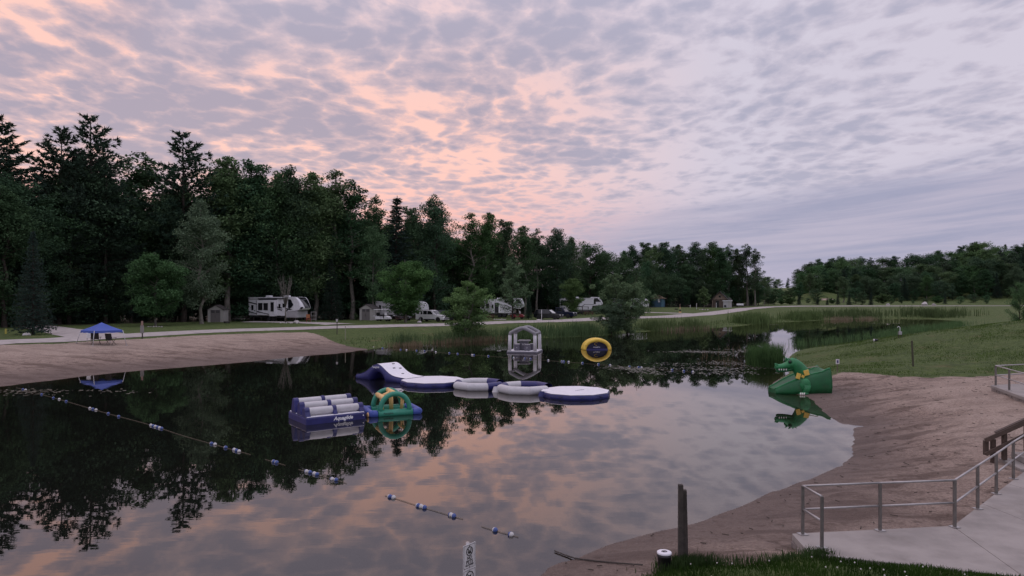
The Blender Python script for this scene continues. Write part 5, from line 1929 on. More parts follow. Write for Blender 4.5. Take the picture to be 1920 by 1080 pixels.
def post_(px_, t_, bt, Y):
    a, b_ = P3(px_, t_, Y) - org, P3(px_, bt, Y) - org
    mbx = MB()
    mbx.box((a + b_) / 2, (0.10, 0.10, (a - b_).length))
    mbx.build('post', wood_b, wr, bevel=0.006)


post_(1862, 823, 874, 18.4)
post_(1883, 812, 862, 18.3)
post_(1925, 792, 850, 18.1)
post_(1848.5, 826, 853, 18.45)
board('top_rail', P3(1847, 826, 18.37), P3(1960, 776, 17.9), 0.05, 0.11)
board('cap_board', P3(1866, 811.5, 18.38), P3(1960, 769, 17.95), 0.16, 0.05)
board('lower_rail', P3(1848, 852, 18.37), P3(1960, 797, 17.9), 0.05, 0.10)
st = thing('concrete_steps', 'short flight of concrete steps below the wooden rail', 'steps', tuple(P3(1895, 868, 17.9)))
for q in range(4):
    mb = MB()
    mb.box((0.25 + q * 0.34, 0.0, -0.10 + q * 0.165), (0.50, 1.3, 0.16), rz=-0.25)
    mb.build('step', conc, st, bevel=0.012)

# ------------------------------------------------------------------ near posts, bucket, signs, stick
wood_g = mat('weathered_wood', (0.060, 0.050, 0.043), 0.9, var=0.35, scale=6, bump=0.5, bscale=25)
pp = P3(1280, 1058, 11.75)
o = thing('twin_post', 'dark weathered double post standing in the near grass', 'post', (pp.x, pp.y, gz(pp.x, pp.y) - 0.15))
for nm, dx_, hh_, w_, ln_ in (('post', -0.035, 1.50, 0.085, 0.0), ('post', 0.045, 1.40, 0.085, -0.02)):
    mb = MB()
    M = Matrix.Rotation(ln_, 3, 'Y')
    mb.box((dx_, 0.03 if dx_ > 0 else 0, hh_ / 2), (w_, 0.09, hh_), rot=M, taper=0.93)
    mb.build(nm, wood_g, o, bevel=0.008)
bp = P3(1245.5, 1066, 11.55)
o = thing('bucket', 'black bucket with white lid beside the twin post', 'bucket', (bp.x, bp.y, gz(bp.x, bp.y) - 0.02), 0)
mb = MB()
mb.lathe([(0.095, 0.0), (0.10, 0.01), (0.115, 0.22), (0.121, 0.225), (0.121, 0.25), (0.115, 0.255), (0.115, 0.29)], n=24)
mb.build('body', black, o)
mb = MB()
mb.lathe([(0.122, 0.275), (0.122, 0.30), (0.112, 0.306), (0.0, 0.306)], n=24)
mb.build('lid', vwhite, o)
mb = MB()
mb.tube([(0.045 * math.cos(w * 0.45), 0.03 * math.sin(w * 0.45), 0.309) for w in range(15)], 0.006, 5)
mb.tube([(-0.02, 0.0, 0.309), (0.02, 0.012, 0.309)], 0.006, 5)
mb.build('lid_mark', print_k, o)
sp = P3(880, 1042, 10.0)
ang_ = R(50)
o = thing('no_pets_sign', 'white no pets sign on a post at the bottom edge', 'sign', (sp.x, sp.y, gz(sp.x, sp.y) - 0.2), ang_)
top_z = P3(880, 1019, 10.0).z - o.location.z
mb = MB()
mb.tube([(0.0, 0.035, 0), (0.0, 0.035, top_z + 0.012)], 0.028, 10)
mb.build('post', steel, o)
SW, SH = 0.262, 0.36
sign_w = mat('sign_white', (0.66, 0.65, 0.66), 0.45, var=0.05)


def sign_panel(z_top, lines, dog):
    mbx = MB()
    mbx.box((0, 0, z_top - SH / 2), (SW, 0.006, SH))
    pnl = mbx.build('panel', sign_w, o)
    fz = -0.0045
    mbx = MB()
    for (x0_, x1_, z0_, z1_) in [(-SW / 2 + 0.012, SW / 2 - 0.012, z_top - 0.016, z_top - 0.013), (-SW / 2 + 0.012, SW / 2 - 0.012, z_top - SH + 0.013, z_top - SH + 0.016), (-SW / 2 + 0.012, -SW / 2 + 0.015, z_top - SH + 0.016, z_top - 0.016), (SW / 2 - 0.015, SW / 2 - 0.012, z_top - SH + 0.016, z_top - 0.016)]:
        mbx.box(((x0_ + x1_) / 2, fz, (z0_ + z1_) / 2), (x1_ - x0_, 0.002, z1_ - z0_))
    mbx.build('border', print_k, pnl)
    cz = z_top - 0.105 if dog else z_top - 0.115
    rr2 = 0.062 if dog else 0.078
    mbx = MB()
    mbx.tube([(rr2 * math.cos(2 * math.pi * q / 28), fz - 0.002, cz + rr2 * math.sin(2 * math.pi * q / 28)) for q in range(28)], 0.006, 5, closed=True)
    mbx.tube([(-rr2 * 0.7, fz - 0.002, cz + rr2 * 0.7), (rr2 * 0.7, fz - 0.002, cz - rr2 * 0.7)], 0.006, 5)
    mbx.build('prohibition_ring', print_k, pnl)
    mbx = MB()
    if dog:
        pol = [(-0.034, 0.0), (-0.028, -0.022), (-0.012, -0.036), (0.012, -0.038), (0.028, -0.026), (0.034, 0.002), (0.034, 0.034), (0.024, 0.032), (0.021, 0.002), (0.008, -0.012), (-0.008, -0.012), (-0.02, 0.004)]
    else:
        pol = [(-0.03, -0.05), (-0.012, -0.05), (-0.006, -0.005), (0.03, 0.0), (0.035, 0.03), (0.015, 0.025), (-0.02, 0.012)]
    mbx.prism([(a_, cz + b2_) for a_, b2_ in pol], fz - 0.003, fz, 'y')
    mbx.build('pictogram', print_k, pnl)
    for s_, sz_, dz_ in lines:
        text('lettering', s_, sz_, print_k, pnl, (0, fz, z_top - dz_), (R(90), 0, 0), bold=0.0015, ext=0.001)
    for z_ in (z_top - 0.028, z_top - SH + 0.028):
        mbx = MB()
        mbx.ball((0, fz - 0.002, z_), 0.008, 8, 5)
        mbx.build('bolt', steel_d, pnl)


sign_panel(top_z - 0.005, [('NO', 0.066, 0.205), ('PETS', 0.070, 0.262), ('ALLOWED', 0.036, 0.306)], True)
sign_panel(top_z - 0.005 - SH - 0.006, [], False)
sa, sb = WZ(1040, 1033, 0.02), P3(1205, 1063, 11.9)
o = thing('old_rope', 'thin old rope lying over the sand down into the water', 'rope', (sa.x, sa.y, 0))
pts = []
for q in range(13):
    f = q / 12
    x_, y_ = sa.x + (sb.x - sa.x) * f, sa.y + (sb.y - sa.y) * f + 0.10 * math.sin(f * 3.1) - 0.12 * math.sin(f * 3.14)
    pts.append((x_ - sa.x, y_ - sa.y, max(gz(x_, y_), 0.0) + 0.02))
mb = MB()
mb.tube(pts, 0.014, 6)
mb.build('rope', wood_g, o)
# ================================================================== campsite: vehicles, sheds, canopy
paint_w = mat('paint_white', (0.82, 0.82, 0.83), 0.35, var=0.03, dirt=0.08)
rv_w = mat('camper_white', (0.70, 0.70, 0.715), 0.4, var=0.04, scale=2, dirt=0.10)
rv_g = mat('camper_grey', (0.42, 0.41, 0.42), 0.45, var=0.05, scale=2, dirt=0.10)
rv_cap = mat('camper_cap', (0.76, 0.76, 0.78), 0.25, var=0.03, scale=2)
rv_blk = mat('camper_black', (0.016, 0.016, 0.019), 0.3, var=0.1)
glass = mat('tinted_glass', (0.012, 0.013, 0.016), 0.06, var=0.1, spec=0.8)
tyre = mat('tyre', (0.018, 0.018, 0.019), 0.85)
rim_m = mat('wheel_rim', (0.42, 0.42, 0.43), 0.3, metal=0.7)
chassis = mat('chassis', (0.02, 0.02, 0.02), 0.8)
lamp_c = mat('lamp_glass', (0.75, 0.75, 0.74), 0.12)
paint_k = mat('paint_black', (0.010, 0.011, 0.014), 0.16, var=0.1, spec=0.7)
paint_n = mat('paint_dark_blue', (0.012, 0.016, 0.040), 0.16, var=0.1, spec=0.7)
red_m = mat('paint_red', (0.28, 0.025, 0.03), 0.4)
orange_m = mat('orange_cloth', (0.30, 0.12, 0.05), 0.8)


def part(nm, m_, par, fn, bevel=0.0):
    mbx = MB()
    fn(mbx)
    return mbx.build(nm, m_, par, bevel=bevel)


def wheel(par, x_, y_, r_, w_=0.24):
    prof_ = [(0.0, -w_ / 2), (r_ * 0.6, -w_ / 2), (r_ * 0.93, -w_ / 2), (r_, -w_ / 2 + 0.04), (r_, w_ / 2 - 0.04), (r_ * 0.93, w_ / 2), (r_ * 0.6, w_ / 2), (0.0, w_ / 2)]
    mbx = MB()
    mbx.lathe(prof_, n=20)
    wo_ = mbx.build('wheel', tyre, par)
    wo_.location = (x_, y_, r_)
    wo_.rotation_euler = (R(90), 0, 0)
    mbx = MB()
    sgn = 1 if y_ < 0 else -1
    mbx.lathe([(r_ * 0.62, 0.0), (r_ * 0.6, 0.012), (r_ * 0.25, 0.004), (r_ * 0.12, 0.014), (0.0, 0.014)], c=(0, 0, w_ / 2 - 0.004 if sgn > 0 else -w_ / 2 - 0.012), n=16)
    ri = mbx.build('rim', rim_m, wo_)
    return wo_


def site(px_, Y, py_=None):
    p = P3(px_, 600, Y)
    return Vector((p.x, p.y, gz(p.x, p.y)))


# ------------------------------------------------------------------ big black-and-white fifth-wheel camper
RL = 10.6
rot1 = R(-25)
rear = P3(466, 600, 110.5)
fw = thing('camper_trailer', 'big white camper trailer with black stripes and bulging front cap', 'camper', (rear.x, rear.y, gz(rear.x + 5, rear.y - 2) - 0.05), rot1)
fw.scale = (1.08, 1.0, 1.04)
Wd = 2.5
prof1 = [(0, 0.95), (0, 3.62), (0.12, 3.75), (8.2, 3.82), (8.8, 3.80), (8.8, 1.72), (7.55, 1.62), (7.2, 0.95)]
part('body', rv_w, fw, lambda b: b.prism(prof1, 0, Wd, 'y'), 0.05)
# bulging cap
capP = [(8.78, 3.80), (9.25, 3.74), (9.70, 3.45), (10.10, 2.95), (10.42, 2.40), (10.48, 2.15), (10.25, 1.92), (9.6, 1.78), (8.78, 1.70)]


def cap_pt(v, u, off=0.0):
    n_ = len(capP) - 1
    f = v * n_
    i_ = min(int(f), n_ - 1)
    a, b_ = Vector(capP[i_] + (0,)), Vector(capP[i_ + 1] + (0,))
    p = a.lerp(b_, f - i_)
    cx_ = 8.78 + (p.x - 8.78) * (1 - 0.30 * abs(u) ** 2.6) + off
    return (cx_, Wd / 2 + u * Wd / 2 * (1 - 0.05 * (p.x - 8.78)), p.y + off * 0.4)


grid = [[cap_pt(i / 24, j / 8 - 1) for j in range(17)] for i in range(25)]
mbx = MB()
mbx.sheet(grid)
for u_ in (-1, 1):
    side = [cap_pt(i / 24, u_) for i in range(25)]
    mbx.add(side, [tuple(range(25))])
mbx.build('front_cap', rv_cap, fw)
part('windshield', glass, fw, lambda b: b.sheet([[cap_pt(0.05 + 0.60 * i / 14, (-0.66 + 1.32 * j / 10) * (1 - 0.35 * (i / 14) ** 2), 0.014) for j in range(11)] for i in range(15)]))
part('cap_trim', rv_blk, fw, lambda b: b.sheet([[cap_pt(0.55 + 0.20 * i / 5, -0.98 + 0.25 * j / 4 - 0.05 * i / 5, 0.016) for j in range(5)] for i in range(6)]))
part('cap_lip', rv_blk, fw, lambda b: b.tube([cap_pt(0.04 + 0.62 * i / 14, -0.70 * (1 - 0.35 * (i / 14) ** 2), 0.03) for i in range(15)], 0.03, 6))
part('front_storage', rv_g, fw, lambda b: b.box((8.35, Wd / 2, 1.18), (2.1, Wd - 0.1, 0.98)), 0.05)
part('storage_door', rv_g, fw, lambda b: b.box((8.4, 0.03, 1.16), (1.35, 0.04, 0.62)), 0.02)
part('chassis', chassis, fw, lambda b: b.box((3.7, Wd / 2, 0.80), (7.0, Wd - 0.3, 0.30)))
for xx in (3.95, 4.85):
    for yy in (0.18, Wd - 0.18):
        wheel(fw, xx, yy, 0.38)
for xx in (0.8, 6.9, 8.9):
    part('jack_leg', steel_d, fw, lambda b: b.box((xx, 0.3, 0.40), (0.09, 0.09, 0.8)))
part('roof_edge', rv_w, fw, lambda b: b.box((4.2, -0.03, 3.72), (8.5, 0.06, 0.10)))
part('awning', rv_blk, fw, lambda b: b.tube([(2.0, -0.09, 3.52), (7.6, -0.09, 3.58)], 0.075, 8))


def ac(x_):
    part('air_conditioner', rv_w, fw, lambda b: b.box((x_, Wd / 2, 3.92), (0.9, 0.75, 0.26), taper=0.85), 0.04)


ac(3.0)
ac(6.5)
# slide-outs
so = part('slide_out', rv_w, fw, lambda b: b.box((3.25, -0.18, 2.12), (2.35, 0.42, 2.15)), 0.02)
for xx in (2.72, 3.78):
    part('window', glass, so, lambda b: b.box((xx, -0.395, 2.32), (0.88, 0.03, 1.12)), 0.01)
so2 = part('slide_out', rv_w, fw, lambda b: b.box((5.08, -0.24, 2.10), (0.98, 0.54, 2.45)), 0.02)
part('window', glass, so2, lambda b: b.box((5.15, -0.515, 2.30), (0.62, 0.03, 1.42)), 0.01)
for (a_, b_, c_2, d_) in [(0.62, 0.95, 1.75, 2.55), (5.98, 6.26, 2.05, 2.75)]:
    part('window', glass, fw, lambda b: b.box(((a_ + b_) / 2, -0.012, (c_2 + d_) / 2), (b_ - a_ + 0.1, 0.03, d_ - c_2)), 0.01)
part('window', glass, fw, lambda b: b.prism([(7.75, 2.15), (7.75, 3.45), (8.25, 3.45), (8.75, 2.62), (8.35, 2.15)], -0.03, -0.004, 'y'))
dr = part('door', rv_w, fw, lambda b: b.box((6.95, -0.015, 2.05), (0.72, 0.03, 2.0)), 0.01)
part('window', glass, dr, lambda b: b.box((6.95, -0.035, 2.5), (0.42, 0.02, 0.62)))
part('handle', rv_blk, dr, lambda b: b.box((6.66, -0.04, 1.95), (0.05, 0.04, 0.14)))
for pol in [[(0, 3.10), (2.0, 2.72), (2.0, 2.56), (0, 2.92)], [(0, 1.62), (2.0, 1.18), (2.0, 1.08), (0, 1.48)], [(0.1, 3.52), (2.05, 3.52), (2.05, 3.44), (0.1, 3.44)], [(5.62, 2.35), (8.6, 1.95), (8.1, 1.82), (5.62, 2.18)],
            [(5.62, 1.95), (7.2, 1.50), (7.5, 1.62), (8.6, 2.45), (8.45, 2.50), (7.35, 1.75), (5.62, 2.06)], [(2.05, 3.50), (5.6, 3.50), (5.6, 3.36), (2.05, 3.36)], [(1.55, 1.05), (1.61, 1.05), (1.61, 3.3), (1.55, 3.3)]]:
    part('stripe', rv_blk, fw, lambda b: b.prism(pol, -0.012, -0.003, 'y'))
for pol in [[(2.1, 1.45), (3.2, 1.30), (4.4, 1.10), (4.4, 1.22), (3.2, 1.42), (2.1, 1.66)]]:
    part('stripe', rv_blk, so, lambda b: b.prism(pol, -0.402, -0.392, 'y'))
for xx in (7.0, 7.35):
    part('cargo_door', rv_w, fw, lambda b: b.box((xx - 0.5, -0.012, 1.18), (0.30, 0.024, 0.5)))

# things by the camper nose
cs_ = site(578, 101)
o = thing('folding_chair', 'orange and red folding camp chair by the camper nose', 'chair', cs_, 0.4)
part('seat', orange_m, o, lambda b: b.box((0, 0, 0.45), (0.55, 0.5, 0.06)), 0.02)
part('backrest', orange_m, o, lambda b: b.box((0, 0.27, 0.95), (0.55, 0.06, 0.6)), 0.02)
for sx_ in (-0.26, 0.26):
    part('leg', red_m, o, lambda b: b.tube([(sx_, -0.25, 0), (sx_, 0.25, 0.7)], 0.025, 6))
    part('leg', red_m, o, lambda b: b.tube([(sx_, 0.25, 0), (sx_, -0.25, 0.65)], 0.025, 6))
cs_ = site(588, 102)
o = thing('camp_stand', 'thin grey folding rack beside the orange chair', 'rack', cs_, 0.2)
for sx_ in (-0.35, 0.35):
    part('leg', steel, o, lambda b: b.tube([(sx_, 0, 0), (sx_, 0, 1.6)], 0.03, 6))
for zz in (0.5, 1.0, 1.58):
    part('shelf', steel, o, lambda b: b.box((0, 0, zz), (0.78, 0.35, 0.04)))


# ------------------------------------------------------------------ plainer campers
def trailer(label, px0, Y, L, rot, hgt, front, mbody, stripes=True, ref=None, wins=(), door=None, lift=0.85):
    p = P3(px0, 590, Y)
    o_ = thing('camper_trailer', label, 'camper', (p.x, p.y, gz(p.x, p.y)), rot)
    if front == 'fifth':
        pr = [(0, lift), (0, hgt - 0.25), (0.2, hgt), (L * 0.70, hgt), (L * 0.74, hgt + 0.22), (L * 0.93, hgt + 0.15), (L, hgt - 1.15), (L * 0.985, hgt - 1.55), (L * 0.76, hgt - 1.75), (L * 0.74, lift)]
    else:
        pr = [(0, lift), (0, hgt - 0.1), (0.12, hgt), (L * 0.86, hgt), (L * 0.93, hgt - 0.18), (L * 0.975, hgt - 0.65), (L, hgt - 1.4), (L, lift + 0.3), (L - 0.15, lift)]
    part('body', mbody, o_, lambda b: b.prism(pr, 0, 2.45, 'y'), 0.05)
    if front != 'fifth':
        part('front_cap', rv_cap, o_, lambda b: b.prism([(L * 0.85, hgt + 0.02), (L * 0.94, hgt - 0.14), (L * 0.985, hgt - 0.62), (L + 0.02, hgt - 1.4), (L * 0.93, hgt - 1.4), (L * 0.90, hgt - 0.7)], -0.02, 2.47, 'y'))
    else:
        part('front_window', rv_blk, o_, lambda b: b.prism([(L * 0.80, hgt - 0.85), (L * 0.80, hgt - 0.05), (L * 0.88, hgt - 0.02), (L * 0.955, hgt - 0.85)], -0.012, -0.003, 'y'))
    part('chassis', chassis, o_, lambda b: b.box((L * 0.42, 1.22, lift - 0.12), (L * 0.78, 2.1, 0.26)))
    part('roof_edge', rv_w, o_, lambda b: b.box((L * 0.40, -0.03, hgt - 0.05), (L * 0.78, 0.06, 0.09)))
    for xx in (L * 0.42, L * 0.42 + 0.9):
        wheel(o_, xx, 0.18, 0.36)
        wheel(o_, xx, 2.27, 0.36)
    for (a_, b_, c2, d_) in wins:
        wn = part('window', glass, o_, lambda b: b.box(((a_ + b_) / 2, -0.012, (c2 + d_) / 2), (b_ - a_, 0.03, d_ - c2)), 0.01)
    if door:
        dd_ = part('door', rv_blk, o_, lambda b: b.box((door, -0.012, lift + 1.05), (0.75, 0.03, 1.95)))  # black sheet standing in for the unlit opening behind the swung-out door
        part('open_door', paint_w, o_, lambda b: b.box((door + 0.75, -0.06, lift + 1.05), (0.72, 0.04, 1.95)))
    if stripes:
        part('stripe', rv_blk, o_, lambda b: b.prism([(L * 0.35, 1.75), (L * 0.52, 1.75), (L * 0.58, 2.15), (L * 0.80, 2.15), (L * 0.80, 2.07), (L * 0.59, 2.07), (L * 0.53, 1.66), (L * 0.35, 1.66)], -0.010, -0.003, 'y'))
    part('air_conditioner', rv_w, o_, lambda b: b.box((L * 0.4, 1.2, hgt + 0.13), (0.9, 0.7, 0.26), taper=0.85), 0.04)
    return o_


trailer('long grey travel trailer with white nose half hidden behind the round maple', 704, 117, 8.8, R(-6), 3.15, 'round', rv_g, False, wins=[(0.6, 1.0, 1.6, 2.5), (2.6, 3.6, 1.7, 2.4), (5.4, 6.2, 1.7, 2.4)])
t2 = trailer('pale grey camper with open white door behind the shore willow', 903, 131, 8.2, R(-5), 3.55, 'fifth', rv_w, False, wins=[(0.7, 1.5, 1.6, 2.6), (1.9, 2.3, 1.8, 2.5)], door=2.9)
part('slide_out', rv_g, t2, lambda b: b.box((0.9, -0.25, 2.1), (2.2, 0.5, 2.0)), 0.03)
for xx in (0.3, 1.2):
    part('window', glass, t2, lambda b: b.box((xx, -0.51, 2.25), (0.62, 0.03, 0.95)))
t3 = trailer('white camper with a black step-shaped stripe behind the pickup', 1049, 152, 9.6, R(-8), 3.55, 'fifth', rv_w, True, wins=[(3.6, 4.1, 2.0, 2.5), (7.6, 8.05, 2.2, 3.2)])
part('slide_out', rv_w, t3, lambda b: b.box((1.3, -0.25, 2.2), (2.5, 0.5, 2.1)), 0.03)
part('window', glass, t3, lambda b: b.box((1.35, -0.51, 2.45), (2.0, 0.03, 1.15)))
dk = thing('wooden_deck', 'small dark wooden porch at the door of the striped camper', 'deck', site(1092, 147), R(-8))
part('floor', wood_g, dk, lambda b: b.box((0, 0, 0.75), (2.6, 1.6, 0.1)))
for xx in (-1.25, 0.0, 1.25):
    for yy in (-0.75, 0.75):
        part('post', wood_g, dk, lambda b: b.box((xx, yy, 0.9), (0.1, 0.1, 1.8)))
for zz in (1.25, 1.75):
    part('rail', wood_g, dk, lambda b: b.box((0, -0.76, zz), (2.6, 0.05, 0.1)))
trailer('white round-nosed trailer at the right of the large willow bush', 1143, 168, 9.6, R(-4), 3.0, 'round', rv_w, False, wins=[(1, 2, 1.6, 2.3)])


# ------------------------------------------------------------------ cars
def arch_poly(L, floor_z, wheels, r_, top):
    """side outline of a car body with open wheel arches; top = list of (x, z) from rear to front"""
    bot = []
    for cx_ in sorted(wheels, reverse=True):
        for q in range(9):
            w = math.pi * q / 8
            bot.append((cx_ + math.cos(w) * r_, floor_z + math.sin(w) * r_ * 0.95))
    return top + [(L, floor_z)] + bot + [(0.02, floor_z)]


def car(name, label, px_, Y, rot, L, Ht, m_paint, kind='suv', cat='car'):
    p = site(px_, Y)
    o_ = thing(name, label, cat, p, rot)
    Wc = 1.95
    wx_ = (L * 0.19, L * 0.80)
    bl = Ht * 0.60
    if kind == 'suv':
        top = [(0.0, 0.5), (0.02, bl * 0.98), (0.15, bl + 0.02), (L * 0.62, bl + 0.02), (L * 0.72, bl), (L * 0.94, bl - 0.13), (L * 0.985, bl - 0.28), (L, 0.62)]
        gh = [(0.06, bl), (L * 0.10, Ht - 0.10), (L * 0.14, Ht - 0.02), (L * 0.50, Ht), (L * 0.57, Ht - 0.08), (L * 0.73, bl)]
        wins = [[(L * 0.085, bl + 0.06), (L * 0.115, Ht - 0.16), (L * 0.23, Ht - 0.12), (L * 0.25, bl + 0.06)], [(L * 0.275, bl + 0.06), (L * 0.265, Ht - 0.12), (L * 0.40, Ht - 0.11), (L * 0.41, bl + 0.06)], [(L * 0.425, bl + 0.06), (L * 0.42, Ht - 0.11), (L * 0.535, Ht - 0.15), (L * 0.64, bl + 0.06)]]
    else:
        top = [(0.0, 0.6), (0.0, bl), (L * 0.36, bl), (L * 0.66, bl), (L * 0.72, bl), (L * 0.96, bl - 0.10), (L, bl - 0.3), (L, 0.62)]
        gh = [(L * 0.36, bl), (L * 0.375, Ht - 0.04), (L * 0.56, Ht), (L * 0.60, Ht - 0.06), (L * 0.72, bl)]
        wins = [[(L * 0.39, bl + 0.06), (L * 0.395, Ht - 0.14), (L * 0.48, Ht - 0.12), (L * 0.485, bl + 0.06)], [(L * 0.50, bl + 0.06), (L * 0.495, Ht - 0.12), (L * 0.57, Ht - 0.15), (L * 0.645, bl + 0.06)]]
    body = part('body', m_paint, o_, lambda b: b.prism(arch_poly(L, 0.30, wx_, 0.43, top), 0, Wc, 'y'), 0.05)

    def yside(z_):
        return 0.03 + 0.15 * (z_ - bl) / (Ht - bl)

    def cabin(b):
        n_ = len(gh)
        lo = [(x_, yside(z_), z_) for x_, z_ in gh]
        hi = [(x_, Wc - yside(z_), z_) for x_, z_ in gh]
        b.add(lo + hi, [tuple(range(n_)), tuple(range(2 * n_ - 1, n_ - 1, -1))] + [(i, i + n_, (i + 1) % n_ + n_, (i + 1) % n_) for i in range(n_)])
    part('cabin', m_paint, o_, cabin, 0.015)
    for w_ in wins:
        def wfn(b, w_=w_):
            b.add([(x_, yside(z_) - 0.02, z_) for x_, z_ in w_], [tuple(range(4))])
            b.add([(x_, Wc - yside(z_) + 0.02, z_) for x_, z_ in w_], [tuple(range(4))])
        part('window', glass, o_, wfn)
    a, b2 = gh[-1], gh[-2]
    off = 0.02

    def wsf(b):
        b.add([(a[0] - 0.05 + off, 0.14, a[1] + 0.05), (a[0] - 0.05 + off, Wc - 0.14, a[1] + 0.05), (b2[0] + 0.03 + off, Wc - 0.26, b2[1] - 0.02), (b2[0] + 0.03 + off, 0.26, b2[1] - 0.02)], [(0, 1, 2, 3)])
    part('windscreen', glass if m_paint is not paint_k else lamp_c, o_, wsf)  # black car: bright sky reflection painted as a pale windscreen
    part('underbody', chassis, o_, lambda b: b.box((L / 2, Wc / 2, 0.36), (L * 0.9, Wc - 0.45, 0.28)))
    for xx in wx_:
        wheel(o_, xx, 0.11, 0.385, 0.22)
        wheel(o_, xx, Wc - 0.11, 0.385, 0.22)
    for yy in (0.22, Wc - 0.22):
        part('headlight', lamp_c, o_, lambda b: b.box((L - 0.05, yy, bl - 0.27), (0.10, 0.36, 0.13)), 0.02)
    part('grille', chassis, o_, lambda b: b.box((L - 0.004, Wc / 2, bl - 0.34), (0.05, 1.0, 0.26)), 0.01)
    part('bumper', chassis, o_, lambda b: b.box((L - 0.03, Wc / 2, 0.46), (0.12, Wc - 0.2, 0.16)), 0.02)
    part('side_mirror', m_paint, o_, lambda b: b.box((L * 0.64, -0.10, bl + 0.12), (0.14, 0.18, 0.13)), 0.02)
    part('sill', chassis, o_, lambda b: b.box((L * 0.495, -0.004, 0.36), (L * 0.40, 0.03, 0.13)))
    return o_


car('parked_car', 'white sport utility car with dark windows parked by the lane', 779, 107.5, R(-24), 5.05, 1.80, paint_w)
car('parked_car', 'dark car half hidden behind the white one', 806, 113, R(-20), 4.9, 1.7, paint_n)
car('parked_car', 'black car with bright windscreen beside the pale pole', 1000, 119.5, R(-22), 4.9, 1.72, paint_k)
car('pickup_truck', 'dark blue pickup truck behind the black car', 1021, 128, R(-26), 5.8, 1.95, paint_n, 'pickup', 'truck')


# ------------------------------------------------------------------ golf carts
def golf_cart(label, px_, Y, rot, m_body, m_roof):
    o_ = thing('golf_cart', label, 'golf cart', site(px_, Y), rot)
    part('body', m_body, o_, lambda b: b.prism([(0, 0.45), (0, 0.78), (0.75, 0.80), (0.85, 0.42), (1.5, 0.38), (1.62, 0.85), (1.95, 0.82), (2.35, 0.62), (2.4, 0.32), (0.1, 0.30)], 0, 1.2, 'y'), 0.04)
    part('seat', chassis, o_, lambda b: b.box((0.55, 0.6, 0.88), (0.55, 1.05, 0.14)), 0.03)
    part('backrest', chassis, o_, lambda b: b.box((0.24, 0.6, 1.15), (0.12, 1.05, 0.45)), 0.03)
    part('rear_seat', vwhite, o_, lambda b: b.box((-0.25, 0.6, 0.82), (0.42, 1.05, 0.10)), 0.03)
    part('roof', m_roof, o_, lambda b: b.box((0.75, 0.6, 1.86), (1.95, 1.2, 0.09)), 0.03)
    for xx in (0.05, 1.62):
        for yy in (0.08, 1.12):
            part('roof_post', chassis, o_, lambda b: b.tube([(xx, yy, 0.75), (xx + (-0.12 if xx > 1 else 0.0), yy, 1.84)], 0.022, 6))
    part('windscreen', lamp_c, o_, lambda b: b.add([(1.63, 0.12, 0.95), (1.63, 1.08, 0.95), (1.57, 1.08, 1.38), (1.57, 0.12, 1.38)], [(0, 1, 2, 3)]))
    for xx in (0.42, 1.98):
        wheel(o_, xx, 0.1, 0.23, 0.18)
        wheel(o_, xx, 1.1, 0.23, 0.18)
    for yy in (0.25, 0.95):
        part('headlight', lamp_c, o_, lambda b: b.box((2.37, yy, 0.60), (0.06, 0.16, 0.08)))
    return o_


golf_cart('white golf cart with white roof in front of the half hidden trailer', 703, 109, R(-16), paint_w, paint_w)
golf_cart('red golf cart with pale roof in front of the open-door camper', 957, 121.5, R(-12), red_m, paint_w)
golf_cart('dark golf cart in the shade left of the white car', 741, 111, R(-12), paint_k, rv_blk)


# ------------------------------------------------------------------ sheds
shed_w = mat('shed_resin', (0.40, 0.385, 0.36), 0.7, var=0.05, scale=3, dirt=0.15)
shed_d = mat('shed_door', (0.17, 0.155, 0.15), 0.7, var=0.08, scale=3)
shed_r = mat('shed_roof', (0.065, 0.058, 0.055), 0.8, var=0.15)


def shed(label, px_, Y, rot, w_, d_, eave, ridge):
    o_ = thing('garden_shed', label, 'shed', site(px_, Y), rot)
    part('wall', shed_w, o_, lambda b: b.prism([(-w_ / 2, 0), (w_ / 2, 0), (w_ / 2, eave), (0, ridge - 0.05), (-w_ / 2, eave)], 0, d_, 'y'))
    for s in (-1, 1):
        def rf_(b, s=s):
            v = Vector((s * w_ / 2, 0, eave - ridge))
            n_ = Vector((-v.z * s, 0, abs(v.x))).normalized() * 0.06
            e = v * 1.10
            b.add([(0, -0.12, ridge), (e.x, -0.12, ridge + e.z), (e.x, d_ + 0.1, ridge + e.z), (0, d_ + 0.1, ridge),
                   (0, -0.12, ridge + 0.07), (e.x + n_.x, -0.12, ridge + e.z + 0.07), (e.x + n_.x, d_ + 0.1, ridge + e.z + 0.07), (0, d_ + 0.1, ridge + 0.07)],
                  [(0, 1, 2, 3), (4, 7, 6, 5), (0, 4, 5, 1), (1, 5, 6, 2), (2, 6, 7, 3), (3, 7, 4, 0)])
        part('roof', shed_r if s > 0 else shed_r, o_, rf_)
    for s in (-1, 1):
        dr_ = part('door', shed_d, o_, lambda b: b.box((s * w_ * 0.158, -0.02, eave * 0.49), (w_ * 0.305, 0.05, eave * 0.97)))
        for zz in (0.80, 0.90):
            part('vent', hole, dr_, lambda b: b.box((s * w_ * 0.158, -0.05, eave * zz), (w_ * 0.22, 0.03, eave * 0.055)))
        part('handle', steel_d, dr_, lambda b: b.box((s * 0.06, -0.06, eave * 0.45), (0.03, 0.04, 0.18)))
    part('trim', shed_w, o_, lambda b: b.box((0, -0.03, eave * 1.0), (w_ * 0.66, 0.07, 0.07)))
    return o_


shed('small grey garden shed with brown doors left of the camper', 404, 105, R(3), 2.35, 2.2, 1.95, 2.62)
shed('grey garden shed with dark roof side by the golf cart', 686, 114, R(-14), 2.3, 2.9, 1.95, 2.65)
